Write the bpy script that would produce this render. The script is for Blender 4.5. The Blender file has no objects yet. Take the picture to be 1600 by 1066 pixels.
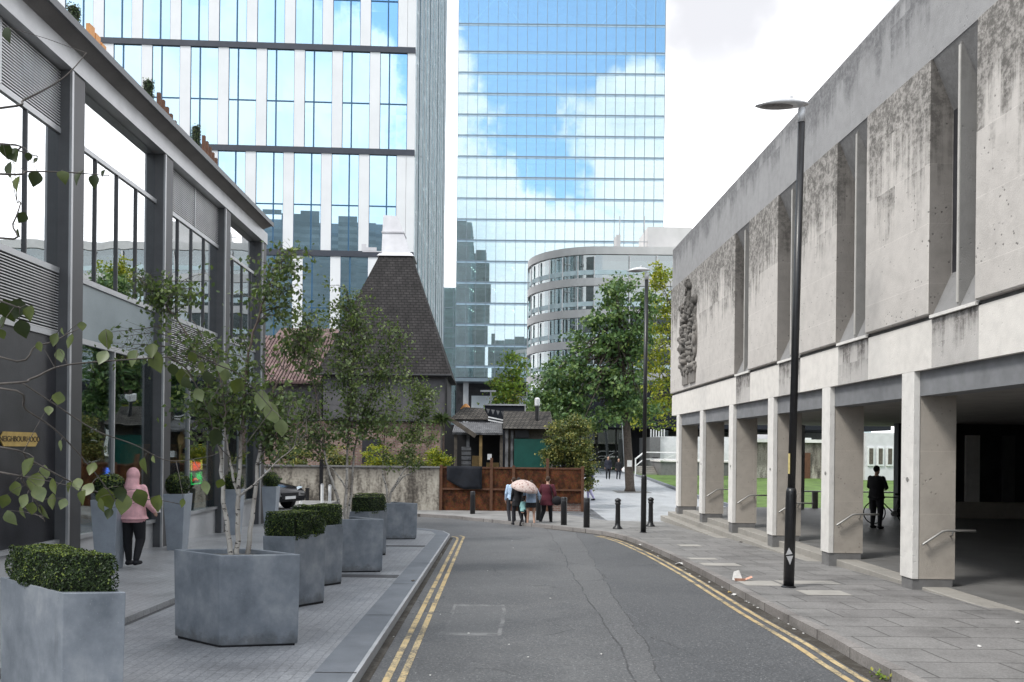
import bpy, bmesh, math, random
from mathutils import Vector, Matrix, noise as mnoise
rnd = random.Random(7)
scene = bpy.context.scene
COL = scene.collection
# ------------------------------------------------------------------ camera
F, ROLL, CX, CY, EYE = 1244.0, 0.0105, 770.0, 701.0, 1.98   # measured from the photograph (1600 px wide)
cam_d = bpy.data.cameras.new('camera'); cam = bpy.data.objects.new('camera', cam_d); COL.objects.link(cam)
cam_d.sensor_width = 36.0; cam_d.lens = F/1600*36.0
cam_d.shift_x = (800-CX)/1600; cam_d.shift_y = (CY-533)/1600
cam_d.clip_start = 0.05; cam_d.clip_end = 3000
cam.matrix_world = Matrix.Translation((0, 0, EYE)) @ Matrix.Rotation(math.pi/2, 4, 'X') @ Matrix.Rotation(ROLL, 4, 'Z')
scene.camera = cam
# ------------------------------------------------------------------ light
SUN_EL, SUN_AZ = math.radians(52), math.radians(238)         # azimuth clockwise from +Y
sd = bpy.data.lights.new('sun', 'SUN'); sd.energy = 1.5; sd.angle = math.radians(13); sd.color = (1.0, .965, .91)
sun = bpy.data.objects.new('sun', sd); COL.objects.link(sun)
sv = Vector((math.sin(SUN_AZ)*math.cos(SUN_EL), math.cos(SUN_AZ)*math.cos(SUN_EL), math.sin(SUN_EL)))
sun.rotation_euler = sv.to_track_quat('Z', 'Y').to_euler()
vs = scene.view_settings
vs.view_transform = 'Standard'; vs.look = 'None'; vs.exposure = 1.04; vs.gamma = 1.0; vs.use_curve_mapping = False
scene.cycles.max_bounces = 8; scene.cycles.transparent_max_bounces = 12
scene.cycles.caustics_reflective = False; scene.cycles.caustics_refractive = False

class G:
    """tiny node-graph builder"""
    def __init__(s, tree): s.t = tree; s.n = tree.nodes; s.l = tree.links
    def put(s, sock, v):
        if v is None: return
        if isinstance(v, bpy.types.NodeSocket): s.l.new(v, sock)
        else:
            if hasattr(sock, 'default_value'):
                dv = sock.default_value
                if hasattr(dv, '__len__') and not hasattr(v, '__len__'): v = (v,)*len(dv)
                if hasattr(dv, '__len__') and len(dv) == 4 and len(v) == 3: v = (*v, 1)
                sock.default_value = v
    def m(s, op, a, b=None, c=None):
        n = s.n.new('ShaderNodeMath'); n.operation = op
        for i, v in enumerate((a, b, c)):
            if v is not None: s.put(n.inputs[i], v)
        return n.outputs[0]
    def vm(s, op, a, b=None):
        n = s.n.new('ShaderNodeVectorMath'); n.operation = op
        s.put(n.inputs[0], a)
        if b is not None: s.put(n.inputs[1], b)
        return n.outputs[1] if op in ('LENGTH', 'DOT_PRODUCT') else n.outputs[0]
    def noise(s, vec, scale, detail=3, rough=.55, out=0):
        n = s.n.new('ShaderNodeTexNoise'); s.put(n.inputs['Vector'], vec); n.inputs['Scale'].default_value = scale
        n.inputs['Detail'].default_value = detail; n.inputs['Roughness'].default_value = rough
        return n.outputs[out]
    def voro(s, vec, scale, feature='F1', out='Distance'):
        n = s.n.new('ShaderNodeTexVoronoi'); n.feature = feature; s.put(n.inputs['Vector'], vec); n.inputs['Scale'].default_value = scale
        return n.outputs[out]
    def ramp(s, fac, stops, interp='LINEAR'):
        n = s.n.new('ShaderNodeValToRGB'); s.put(n.inputs[0], fac); cr = n.color_ramp; cr.interpolation = interp
        while len(cr.elements) < len(stops): cr.elements.new(.5)
        for e, (p, c) in zip(cr.elements, stops):
            e.position = p
            if not hasattr(c, '__len__'): c = (c, c, c)
            e.color = (*c, 1) if len(c) == 3 else c
        return n.outputs[0]
    def step(s, v, a, b, lo=0., hi=1.):
        n = s.n.new('ShaderNodeMapRange'); n.interpolation_type = 'SMOOTHSTEP'; s.put(n.inputs[0], v)
        for i, q in zip((1, 2, 3, 4), (a, b, lo, hi)): s.put(n.inputs[i], q)
        return n.outputs[0]
    def mix(s, fac, a, b, mode='MIX'):
        n = s.n.new('ShaderNodeMix'); n.data_type = 'RGBA'; n.blend_type = mode
        s.put(n.inputs[0], fac); s.put(n.inputs[6], a); s.put(n.inputs[7], b); return n.outputs[2]
    def sep(s, v):
        n = s.n.new('ShaderNodeSeparateXYZ'); s.put(n.inputs[0], v); return n.outputs
    def comb(s, x, y, z):
        n = s.n.new('ShaderNodeCombineXYZ')
        for i, v in enumerate((x, y, z)): s.put(n.inputs[i], v)
        return n.outputs[0]
    def pos(s): return s.n.new('ShaderNodeNewGeometry').outputs['Position']
    def obj(s): return s.n.new('ShaderNodeTexCoord').outputs['Object']
    def brick(s, vec, w, h, mortar, c1, c2, cm, off=.5, bias=0, smooth=.1):
        n = s.n.new('ShaderNodeTexBrick'); s.put(n.inputs['Vector'], vec); n.offset = off
        s.put(n.inputs['Color1'], c1); s.put(n.inputs['Color2'], c2); s.put(n.inputs['Mortar'], cm)
        n.inputs['Scale'].default_value = 1; n.inputs['Mortar Size'].default_value = mortar; n.inputs['Mortar Smooth'].default_value = smooth
        n.inputs['Bias'].default_value = bias; n.inputs['Brick Width'].default_value = w; n.inputs['Row Height'].default_value = h
        return n.outputs
    def bump(s, h, strength=.3, dist=.02):
        n = s.n.new('ShaderNodeBump'); n.inputs['Strength'].default_value = strength; n.inputs['Distance'].default_value = dist
        s.put(n.inputs['Height'], h); return n.outputs[0]
    def bsdf(s, color, rough=.7, normal=None, metal=0., spec=.4, **kw):
        n = s.n.new('ShaderNodeBsdfPrincipled'); s.put(n.inputs['Base Color'], color); s.put(n.inputs['Roughness'], rough)
        s.put(n.inputs['Metallic'], metal); s.put(n.inputs['Specular IOR Level'], spec)
        if normal is not None: s.l.new(normal, n.inputs['Normal'])
        for k, v in kw.items(): s.put(n.inputs[k.replace('_', ' ')], v)
        return n.outputs[0]
    def out(s, sh):
        n = s.n.new('ShaderNodeOutputMaterial'); s.l.new(sh, n.inputs[0])

# ------------------------------------------------------------------ world: hazy overcast with one blue gap behind the camera
w = bpy.data.worlds.new('World'); scene.world = w; w.use_nodes = True
g = G(w.node_tree); w.node_tree.nodes.clear()
sky = g.n.new('ShaderNodeTexSky'); sky.sky_type = 'NISHITA'; sky.sun_disc = False
sky.sun_elevation = SUN_EL; sky.sun_rotation = SUN_AZ; sky.air_density = 1.0; sky.dust_density = .6; sky.ozone_density = 2.0
dirv = g.vm('NORMALIZE', g.n.new('ShaderNodeTexCoord').outputs['Generated'])
x_, y_, z_ = g.sep(dirv)
ny = g.m('MAXIMUM', g.m('MULTIPLY', y_, -1), .06)
p_ = g.m('DIVIDE', x_, ny); q_ = g.m('DIVIDE', z_, ny)
wob = g.m('MULTIPLY', g.m('SUBTRACT', g.noise(dirv, 11, 9, .62), .5), .16)
pw = g.m('ADD', p_, g.m('MULTIPLY', g.m('SUBTRACT', g.noise(dirv, 14, 5, .6, 1), .5), .05))
lineA = g.m('ADD', g.m('MULTIPLY', g.m('SUBTRACT', -.03, pw), .8), g.m('MULTIPLY', g.m('SUBTRACT', .46, q_), .56))
A = g.m('MINIMUM', g.m('SUBTRACT', .025, pw), lineA)
ex = g.m('DIVIDE', g.m('SUBTRACT', pw, .19), .105); ez = g.m('DIVIDE', g.m('SUBTRACT', q_, .38), .12)
Bq = g.m('MULTIPLY', g.m('SUBTRACT', 1, g.m('SQRT', g.m('ADD', g.m('MULTIPLY', ex, ex), g.m('MULTIPLY', ez, ez)))), .09)
Cq = g.m('MULTIPLY', g.m('SUBTRACT', .325, q_), .9)
fld = g.m('MAXIMUM', g.m('MAXIMUM', A, Bq), g.m('MAXIMUM', Cq, g.m('MAXIMUM', g.m('SUBTRACT', p_, .30), g.m('SUBTRACT', q_, .68))))
fld = g.m('MAXIMUM', fld, g.m('MULTIPLY', g.m('ADD', y_, .2), 4))
cloud = g.step(g.m('ADD', fld, wob), -.01, .02)
cl_n = g.noise(dirv, 2.6, 6, .55)
front = g.step(y_, -.1, .5)
greyc = g.mix(g.m('MULTIPLY', g.step(cl_n, .30, .56), g.step(z_, .29, .45)), (13.5, 13.5, 13.8), (4.3, 4.35, 4.6))
backc = g.mix(g.step(g.noise(dirv, 7, 6, .6), .35, .7), (8.6, 8.9, 9.2), (6.2, 7.0, 7.8))
ccol = g.mix(front, backc, greyc)
col = g.mix(cloud, g.mix(1.0, sky.outputs[0], (1.66, 1.76, 1.66), 'MULTIPLY'), ccol)
bg = g.n.new('ShaderNodeBackground'); g.l.new(col, bg.inputs[0]); bg.inputs[1].default_value = .1
wo = g.n.new('ShaderNodeOutputWorld'); g.l.new(bg.outputs[0], wo.inputs[0])

# ------------------------------------------------------------------ helpers
def road_z(Y):
    if Y < 31: return -.027*Y
    if Y < 62: return -.837+(Y-31)*.0152
    return -.366
def uv(x, y):
    du = x-CX; dv = CY-y
    return du-ROLL*dv, dv+ROLL*du
def at(x, y, Y):
    u, v = uv(x, y); return Vector((u/F*Y, Y, v/F*Y+EYE))
ORG = {}
def tag(o, label=None, cat=None, group=None, kind=None):
    if label: o['label'] = label
    if cat: o['category'] = cat
    if group: o['group'] = group
    if kind: o['kind'] = kind
    return o
def thing(name, label, cat, loc=(0, 0, 0), group=None):
    o = bpy.data.objects.new(name, None); COL.objects.link(o); o.location = loc; o.empty_display_size = .2
    ORG[o.name] = Vector(loc); return tag(o, label, cat, group)
class MB:
    def __init__(s): s.v = []; s.f = []; s.mi = []; s.cur = 0
    def add(s, vs_, fs, mi=None):
        b = len(s.v); s.v += [tuple(v) for v in vs_]; s.f += [tuple(i+b for i in f) for f in fs]; s.mi += [s.cur if mi is None else mi]*len(fs); return s
    def hexa(s, c):   # 8 corners: bottom 4 ccw, top 4
        return s.add(c, [(3, 2, 1, 0), (4, 5, 6, 7), (0, 1, 5, 4), (1, 2, 6, 5), (2, 3, 7, 6), (3, 0, 4, 7)])
    def box(s, x0, x1, y0, y1, z0, z1):
        return s.hexa([(x0, y0, z0), (x1, y0, z0), (x1, y1, z0), (x0, y1, z0), (x0, y0, z1), (x1, y0, z1), (x1, y1, z1), (x0, y1, z1)])
    def bar(s, a, b, wx, wy, up=(0, 0, 1)):
        a = Vector(a); b = Vector(b); d = (b-a).normalized(); up = Vector(up)
        if abs(d.dot(up)) > .95: up = Vector((0, 1, 0))
        r = d.cross(up).normalized()*wx/2; q = r.normalized().cross(d).normalized()*wy/2
        return s.hexa([a-r-q, a+r-q, a+r+q, a-r+q, b-r-q, b+r-q, b+r+q, b-r+q])
    def prism(s, poly, z0, z1):
        n = len(poly); zf0 = z0 if callable(z0) else (lambda x, y: z0); zf1 = z1 if callable(z1) else (lambda x, y: z1)
        return s.add([(x, y, zf0(x, y)) for x, y in poly]+[(x, y, zf1(x, y)) for x, y in poly],
                     [tuple(range(n-1, -1, -1)), tuple(range(n, 2*n))]+[(i, (i+1) % n, n+(i+1) % n, n+i) for i in range(n)])
    def loft(s, rings, cap=True):
        n = len(rings[0]); vs_ = [v for r in rings for v in r]; fs = []
        for k in range(len(rings)-1):
            for i in range(n):
                j = (i+1) % n; fs.append((k*n+i, k*n+j, (k+1)*n+j, (k+1)*n+i))
        if cap: fs += [tuple(range(n-1, -1, -1)), tuple((len(rings)-1)*n+i for i in range(n))]
        return s.add(vs_, fs)
    def tube(s, pts, rad, n=6, cap=True):
        pts = [Vector(p) for p in pts]
        if not hasattr(rad, '__len__'): rad = [rad]*len(pts)
        rings = []; prev = None
        for i, p in enumerate(pts):
            d = (pts[min(i+1, len(pts)-1)]-pts[max(i-1, 0)])
            d = d.normalized() if d.length > 1e-9 else Vector((0, 0, 1))
            if prev is None: prev = d.orthogonal().normalized()
            else:
                prev = prev-d*prev.dot(d); prev = prev.normalized() if prev.length > 1e-6 else d.orthogonal().normalized()
            q = d.cross(prev)
            rings.append([p+(prev*math.cos(2*math.pi*k/n)+q*math.sin(2*math.pi*k/n))*rad[i] for k in range(n)])
        return s.loft(rings, cap)
    def lathe(s, c, prof, n=12, sx=1, sy=1):
        return s.loft([[(c[0]+r*sx*math.cos(2*math.pi*k/n), c[1]+r*sy*math.sin(2*math.pi*k/n), c[2]+z) for k in range(n)] for r, z in prof])
    def ball(s, c, r, n=10, m=7):
        if not hasattr(r, '__len__'): r = (r, r, r)
        prof = []
        rings = []
        for j in range(m+1):
            t = -math.pi/2+math.pi*j/m; cr = max(math.cos(t), .02); sz = math.sin(t)
            rings.append([(c[0]+r[0]*cr*math.cos(2*math.pi*k/n), c[1]+r[1]*cr*math.sin(2*math.pi*k/n), c[2]+r[2]*sz) for k in range(n)])
        return s.loft(rings)
    def cone(s, a, b, ra, rb, n=10):   # capsule-like limb between two joints
        a = Vector(a); b = Vector(b); d = (b-a)
        if d.length < 1e-6: return s.ball(a, ra)
        d.normalize(); pts = [a-d*ra*.9, a-d*ra*.55, a]; rad = [ra*.35, ra*.8, ra]
        return s.tube(pts+[b, b+d*rb*.55, b+d*rb*.9], rad+[rb, rb*.8, rb*.35], n)
    def build(s, name, mats, parent=None, smooth=False, world=True):
        me = bpy.data.meshes.new(name); off = ORG.get(parent.name, Vector()) if (parent and world) else Vector()
        me.from_pydata([(v[0]-off[0], v[1]-off[1], v[2]-off[2]) for v in s.v], [], s.f)
        if not isinstance(mats, (list, tuple)): mats = [mats]
        for m_ in mats: me.materials.append(m_)
        if len(mats) > 1: me.polygons.foreach_set('material_index', s.mi)
        if smooth: me.polygons.foreach_set('use_smooth', [True]*len(me.polygons))
        me.update()
        o = bpy.data.objects.new(name, me); COL.objects.link(o)
        if parent: o.parent = parent; ORG[o.name] = off
        return o
    def solo(s, name, mats, label, cat, group=None, smooth=False):
        """a thing that is one mesh, origin at its base"""
        c = Vector((sum(v[0] for v in s.v)/len(s.v), sum(v[1] for v in s.v)/len(s.v), min(v[2] for v in s.v)))
        s.v = [(v[0]-c[0], v[1]-c[1], v[2]-c[2]) for v in s.v]
        o = s.build(name, mats, None, smooth); o.location = c; ORG[o.name] = c
        return tag(o, label, cat, group)
def kids(o): return list(o.children)
def copy_tree(o, parent=None):
    c = o.copy(); COL.objects.link(c)
    if parent: c.parent = parent
    for ch in kids(o): copy_tree(ch, c)
    return c
def bevel(o, wdt=.01, seg=2):
    m_ = o.modifiers.new('bevel', 'BEVEL'); m_.width = wdt; m_.segments = seg; m_.limit_method = 'ANGLE'; return o
def remesh(o, vox, it=4):
    m_ = o.modifiers.new('remesh', 'REMESH'); m_.mode = 'VOXEL'; m_.voxel_size = vox; m_.use_smooth_shade = True
    m2 = o.modifiers.new('smooth', 'SMOOTH'); m2.factor = .5; m2.iterations = it; return o
def sheet(name, poly, dz, mat, thick=.0, kind='structure'):
    """flat piece of ground following the fall of the street"""
    bm = bmesh.new(); vs_ = [bm.verts.new((x, y, 0)) for x, y in poly]; f = bm.faces.new(vs_)
    if f.normal.z < 0: f.normal_flip()
    bmesh.ops.triangulate(bm, faces=bm.faces[:])
    for yb in (31., 62.):
        bmesh.ops.bisect_plane(bm, geom=bm.verts[:]+bm.edges[:]+bm.faces[:], plane_co=(0, yb, 0), plane_no=(0, 1, 0))
    bm.normal_update()
    for f in bm.faces:
        if f.normal.z < 0: f.normal_flip()
    if thick:
        edges = [e for e in bm.edges if e.is_boundary]
        r = bmesh.ops.extrude_edge_only(bm, edges=edges)
        low = {v for v in r['geom'] if isinstance(v, bmesh.types.BMVert)}
    else: low = set()
    for v in bm.verts: v.co.z = road_z(v.co.y)+dz-(thick if v in low else 0)
    bmesh.ops.recalc_face_normals(bm, faces=bm.faces[:])
    me = bpy.data.meshes.new(name); bm.to_mesh(me); bm.free(); me.materials.append(mat)
    o = bpy.data.objects.new(name, me); COL.objects.link(o)
    if kind: o['kind'] = kind
    return o
def ribbon(line, a, b):
    """polygon between two offsets to the right of a polyline"""
    L = [Vector((p[0], p[1])) for p in line]; A_ = []; B_ = []
    for i, p in enumerate(L):
        d = (L[min(i+1, len(L)-1)]-L[max(i-1, 0)]).normalized(); nrm = Vector((d.y, -d.x))
        A_.append(tuple(p+nrm*a)); B_.append(tuple(p+nrm*b))
    return A_+B_[::-1]
def smooth_line(pts, n=5):
    out = []; P = [Vector((p[0], p[1], p[2] if len(p) > 2 else 0)) for p in pts]
    for i in range(len(P)-1):
        p0 = P[max(i-1, 0)]; p1 = P[i]; p2 = P[i+1]; p3 = P[min(i+2, len(P)-1)]
        for k in range(n):
            t = k/n; out.append(.5*((2*p1)+(p2-p0)*t+(2*p0-5*p1+4*p2-p3)*t*t+(3*p1-p0-3*p2+p3)*t**3))
    out.append(P[-1]); return out
def text_mesh(name, txt, size, mat, M_, parent, extrude=.004, align='CENTER'):
    cu = bpy.data.curves.new('lettering', 'FONT'); cu.body = txt; cu.size = size; cu.extrude = extrude; cu.align_x = align; cu.align_y = 'CENTER'
    tmp = bpy.data.objects.new('lettering_tmp', cu); COL.objects.link(tmp)
    dg = bpy.context.evaluated_depsgraph_get(); me = bpy.data.meshes.new_from_object(tmp.evaluated_get(dg))
    bpy.data.objects.remove(tmp); bpy.data.curves.remove(cu)
    me.transform(Matrix.Translation(-ORG.get(parent.name, Vector())) @ M_); me.materials.clear(); me.materials.append(mat)
    o = bpy.data.objects.new(name, me); COL.objects.link(o); o.parent = parent; return o

# ------------------------------------------------------------------ materials
def newmat(name):
    m_ = bpy.data.materials.new(name); m_.use_nodes = True; m_.node_tree.nodes.clear(); return m_, G(m_.node_tree)
def plain(name, c, rough=.6, var=.18, scale=6., bump=.15, metal=0., spec=.4, fine=60.):
    m_, g = newmat(name); P = g.pos()
    f = g.noise(P, scale, 5); f2 = g.noise(P, fine, 3)
    k = g.m('ADD', g.m('MULTIPLY', f, .7), g.m('MULTIPLY', f2, .3))
    lo = tuple(max(0, v*(1-var*1.6)) for v in c); hi = tuple(min(1, v*(1+var*1.6)) for v in c)
    col = g.ramp(k, [(.3, lo), (.5, c), (.7, hi)])
    g.out(g.bsdf(col, g.m('ADD', rough-.08, g.m('MULTIPLY', f, .16)), g.bump(f2, bump, .01) if bump else None, metal, spec)); return m_
def emit(name, c, s=1.):
    m_, g = newmat(name); e = g.n.new('ShaderNodeEmission'); g.put(e.inputs[0], c); e.inputs[1].default_value = s; g.out(e.outputs[0]); return m_
def mk_asphalt():
    m_, g = newmat('asphalt'); P = g.pos(); x, y, z = g.sep(P)
    big = g.noise(P, .35, 4); mid = g.noise(P, 2.2, 6, .7); fine = g.noise(P, 34, 4, .75); sp = g.voro(P, 30)
    col = g.ramp(g.m('ADD', g.m('MULTIPLY', big, .5), g.m('MULTIPLY', mid, .5)), [(.34, (.068, .070, .074)), (.5, (.098, .10, .104)), (.66, (.128, .13, .132))])
    # lighter worn strip down the middle, dark patched strip to the right
    wx = g.m('ADD', x, g.m('MULTIPLY', g.m('SUBTRACT', g.noise(P, .5, 3), .5), .35))
    jag = g.m('MULTIPLY', g.m('SUBTRACT', g.noise(P, .7, 4, .55), .5), .28); w2 = g.m('ADD', x, jag)
    l1 = g.m('SUBTRACT', w2, g.m('ADD', 1.22, g.m('MULTIPLY', y, .024))); l2 = g.m('SUBTRACT', w2, g.m('ADD', 1.22, g.m('MULTIPLY', y, .058)))
    patch = g.step(l2, -.01, .02)
    col = g.mix(g.m('MULTIPLY', patch, .42), col, (.062, .066, .074))
    band = g.m('SUBTRACT', g.step(l1, -.01, .02), g.step(l2, -.01, .02))
    col = g.mix(g.m('MULTIPLY', band, .25), col, (.12, .122, .126))
    # cracks between patches
    cr = g.voro(g.vm('ADD', g.vm('MULTIPLY', P, (.5, .35, 0)), g.vm('MULTIPLY', g.noise(P, 1.3, 4, .6, 1), (.3, .3, 0))), 1., 'DISTANCE_TO_EDGE')
    crm = g.m('MULTIPLY', g.step(cr, .012, .0), g.step(g.noise(P, .6, 2), .5, .62))
    col = g.mix(g.m('MULTIPLY', crm, .35), col, (.03, .03, .032))
    seam = g.m('MAXIMUM', g.step(g.m('ABSOLUTE', l1), .016, .006), g.step(g.m('ABSOLUTE', l2), .014, .005))
    col = g.mix(g.m('MULTIPLY', g.m('MULTIPLY', seam, g.step(y, 2, 3)), g.m('MULTIPLY', g.step(mid, .36, .5), .75)), col, (.03, .03, .033))
    col = g.mix(1., col, g.ramp(fine, [(.32, .62), (.5, 1.), (.66, 1.42)]), 'MULTIPLY')
    # rectangular reinstatement near the left line
    def rect(x0, x1, y0, y1): return g.m('MULTIPLY', g.m('SUBTRACT', g.step(wx, x0, x0+.02), g.step(wx, x1, x1+.02)), g.m('SUBTRACT', g.step(y, y0, y0+.05), g.step(y, y1, y1+.05)))
    col = g.mix(g.m('MULTIPLY', rect(-.62, .1, 9.6, 11.6), .35), col, (.135, .137, .14))
    edge = g.m('SUBTRACT', rect(-.64, .13, 9.5, 11.7), rect(-.60, .08, 9.65, 11.55))
    col = g.mix(g.m('MULTIPLY', edge, g.step(mid, .4, .6)), col, (.22, .22, .22))
    spk = g.step(g.noise(P, 42, 2, .5), .62, .70)
    col = g.mix(g.m('MULTIPLY', spk, .55), col, (.34, .34, .34))
    pit = g.m('MULTIPLY', g.step(sp, .26, .08), g.step(mid, .45, .6))
    col = g.mix(g.m('MULTIPLY', pit, .5), col, (.04, .041, .043))
    g.out(g.bsdf(col, g.m('ADD', .55, g.m('MULTIPLY', mid, .25)), g.bump(g.m('ADD', fine, g.m('MULTIPLY', crm, -2)), .55, .012), 0, .45)); return m_
def mk_slabs(name, c1, c2, cm, w_, h_, mortar=.008, rot=False, rough=.6, stain=.3):
    m_, g = newmat(name); P = g.pos(); x, y, z = g.sep(P)
    wv = g.vm('ADD', g.comb(y, x, 0) if rot else g.comb(x, y, 0), g.vm('MULTIPLY', g.vm('SUBTRACT', g.noise(P, 1.7, 2, .5, 1), (.5, .5, .5)), (.03, .03, 0)))
    b = g.brick(wv, w_, h_, mortar, c1, c2, cm)
    mid = g.noise(P, 1.1, 7, .65); fine = g.noise(P, 36, 4, .72)
    k = g.ramp(mid, [(.3, 1-stain), (.5, 1.), (.72, 1+stain*.5)])
    col = g.mix(1., b[0], k, 'MULTIPLY'); col = g.mix(1., col, g.ramp(fine, [(.32, .78), (.5, 1.), (.66, 1.24)]), 'MULTIPLY')
    col = g.mix(g.m('MULTIPLY', g.step(g.noise(P, 60, 2), .62, .72), .35), col, tuple(min(1, v*1.9) for v in c1))
    # chewing gum and spots
    gum = g.step(g.voro(P, 1.9), .075, .05)
    col = g.mix(g.m('MULTIPLY', gum, .5), col, tuple(v*.45 for v in c1))
    g.out(g.bsdf(col, g.m('ADD', rough-.12, g.m('MULTIPLY', mid, .24)), g.bump(g.m('ADD', g.m('MULTIPLY', b[1], -1.2), g.m('MULTIPLY', fine, .5)), .5, .01), 0, .45)); return m_
def mk_stone(name, base, dark, pit=.5, streak=.0, ztop=8.1, zlen=2.2, joints=None, rough=.85, streak_axis=(7., 7., .35)):
    """weathered stone; streaks of soot that run down from the top edge"""
    m_, g = newmat(name); P = g.pos(); x, y, z = g.sep(P)
    big = g.noise(P, .7, 5); mid = g.noise(P, 5, 5); fine = g.noise(P, 45, 4, .7)
    lo = tuple(v*.86 for v in base); hi = tuple(min(1, v*1.1) for v in base)
    col = g.ramp(g.m('ADD', g.m('MULTIPLY', big, .45), g.m('MULTIPLY', mid, .55)), [(.32, lo), (.5, base), (.68, hi)])
    hgt = None
    if streak:
        st = g.noise(g.vm('MULTIPLY', P, streak_axis), 1., 7, .7); bl = g.noise(P, 2.4, 6, .7)
        top = g.m('DIVIDE', g.m('SUBTRACT', z, ztop-zlen), zlen*.8)
        blk_ = g.n.new('ShaderNodeTexWhiteNoise'); blk_.noise_dimensions = '3D'; g.put(blk_.inputs[0], g.comb(g.m('FLOOR', g.m('DIVIDE', g.m('ADD', x, y), .31)), 0, g.m('FLOOR', g.m('DIVIDE', g.m('ADD', z, .03), .93))))
        var = g.m('MULTIPLY', g.m('SUBTRACT', g.noise(g.vm('MULTIPLY', P, (1.3, 1.3, .12)), 1., 3), .5), 1.5)
        amt = g.m('ADD', g.m('ADD', top, g.m('ADD', g.m('MULTIPLY', var, .6), g.m('MULTIPLY', g.m('SUBTRACT', blk_.outputs[0], .5), .55))), g.m('ADD', g.m('MULTIPLY', g.m('SUBTRACT', st, .5), 2.1), g.m('MULTIPLY', g.m('SUBTRACT', bl, .5), 1.1)))
        amt = g.step(amt, .12, .88)
        blot = g.step(g.noise(P, 9, 6, .75), .38, .60)
        col = g.mix(g.m('MULTIPLY', amt, g.m('MULTIPLY', g.m('ADD', .45, g.m('MULTIPLY', blot, .55)), streak)), col, dark)
    if pit:
        pt = g.step(g.voro(P, 11), .22, .10)
        pm = g.m('MULTIPLY', pt, g.step(g.noise(P, 3, 4), .46, .6))
        pt2 = g.m('MULTIPLY', g.step(g.noise(P, 55, 2), .66, .74), .6)
        pm = g.m('MAXIMUM', pm, pt2)
        col = g.mix(g.m('MULTIPLY', pm, pit), col, tuple(v*.25 for v in base)); hgt = g.m('MULTIPLY', pm, -1.2)
    h = g.m('ADD', fine, hgt) if hgt is not None else fine
    if joints:
        jz, jy = joints
        b = g.brick(g.comb(g.m('ADD', x, y), g.m('ADD', z, .03), 0), jy, jz, .006, (1, 1, 1), (.96, .96, .96), (1.15, 1.15, 1.15), off=0.)
        col = g.mix(.8, col, b[0], 'MULTIPLY')
    g.out(g.bsdf(col, rough, g.bump(h, .45, .012), 0, .25)); return m_
def mk_brick(name, c1, c2, cm, w_=.225, h_=.075, mort=.012):
    m_, g = newmat(name); P = g.pos(); x, y, z = g.sep(P)
    b = g.brick(g.comb(g.m('ADD', x, y), z, 0), w_, h_, mort, c1, c2, cm)
    col = g.mix(1., b[0], g.ramp(g.noise(P, 2.2, 5), [(.3, .55), (.5, 1.), (.7, 1.25)]), 'MULTIPLY')
    g.out(g.bsdf(col, .9, g.bump(g.m('ADD', g.m('MULTIPLY', b[1], -1), g.m('MULTIPLY', g.noise(P, 60), .4)), .6, .015), 0, .2)); return m_
def mk_tiles(name, c1, c2, cm, w_, h_, axis='slope'):
    m_, g = newmat(name); P = g.pos(); x, y, z = g.sep(P)
    b = g.brick(g.comb(g.m('ADD', x, g.m('MULTIPLY', y, .37)), g.m('ADD', z, g.m('MULTIPLY', y, .2)), 0), w_, h_, .022, c1, c2, cm)
    nz = g.noise(g.vm('MULTIPLY', P, (3, 3, .6)), 1., 5)
    col = g.mix(1., b[0], g.ramp(nz, [(.3, .6), (.5, 1.), (.72, 1.5)]), 'MULTIPLY')
    g.out(g.bsdf(col, .8, g.bump(g.m('MULTIPLY', b[1], -1), .8, .02), 0, .3)); return m_
def mk_glass(name, tint, refl, refl_col=(.9, .96, 1.), rough=.0, warp=.0, fres=.35, cell=None):
    """reflective glazing you can see a room through"""
    m_, g = newmat(name); P = g.pos()
    nb = None
    if warp: nb = g.bump(g.noise(P, .55, 2), warp, .4)
    gl = g.n.new('ShaderNodeBsdfGlossy'); g.put(gl.inputs['Color'], refl_col); gl.inputs['Roughness'].default_value = rough
    if cell:      # every pane sits at its own very slight tilt
        x, y, z = g.sep(P); wn = g.n.new('ShaderNodeTexWhiteNoise'); wn.noise_dimensions = '3D'
        g.put(wn.inputs[0], g.comb(g.m('FLOOR', g.m('DIVIDE', g.m('SUBTRACT', x, cell[0]), cell[1])), 0, g.m('FLOOR', g.m('DIVIDE', g.m('SUBTRACT', z, cell[2]), cell[3]))))
        tilt = g.vm('MULTIPLY', g.vm('SUBTRACT', wn.outputs['Color'], (.5, .5, .5)), (cell[4], 0, cell[4]))
        nb = g.vm('NORMALIZE', g.vm('ADD', g.n.new('ShaderNodeNewGeometry').outputs['Normal'], tilt))
    if nb is not None: g.l.new(nb, gl.inputs['Normal'])
    tr = g.n.new('ShaderNodeBsdfTransparent'); g.put(tr.inputs[0], tint)
    lw = g.n.new('ShaderNodeLayerWeight'); lw.inputs[0].default_value = .35
    fac = g.m('MINIMUM', .96, g.m('ADD', refl, g.m('MULTIPLY', lw.outputs['Fresnel'], fres)))
    mx = g.n.new('ShaderNodeMixShader'); g.l.new(fac, mx.inputs[0]); g.l.new(tr.outputs[0], mx.inputs[1]); g.l.new(gl.outputs[0], mx.inputs[2])
    g.out(mx.outputs[0]); return m_
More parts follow.
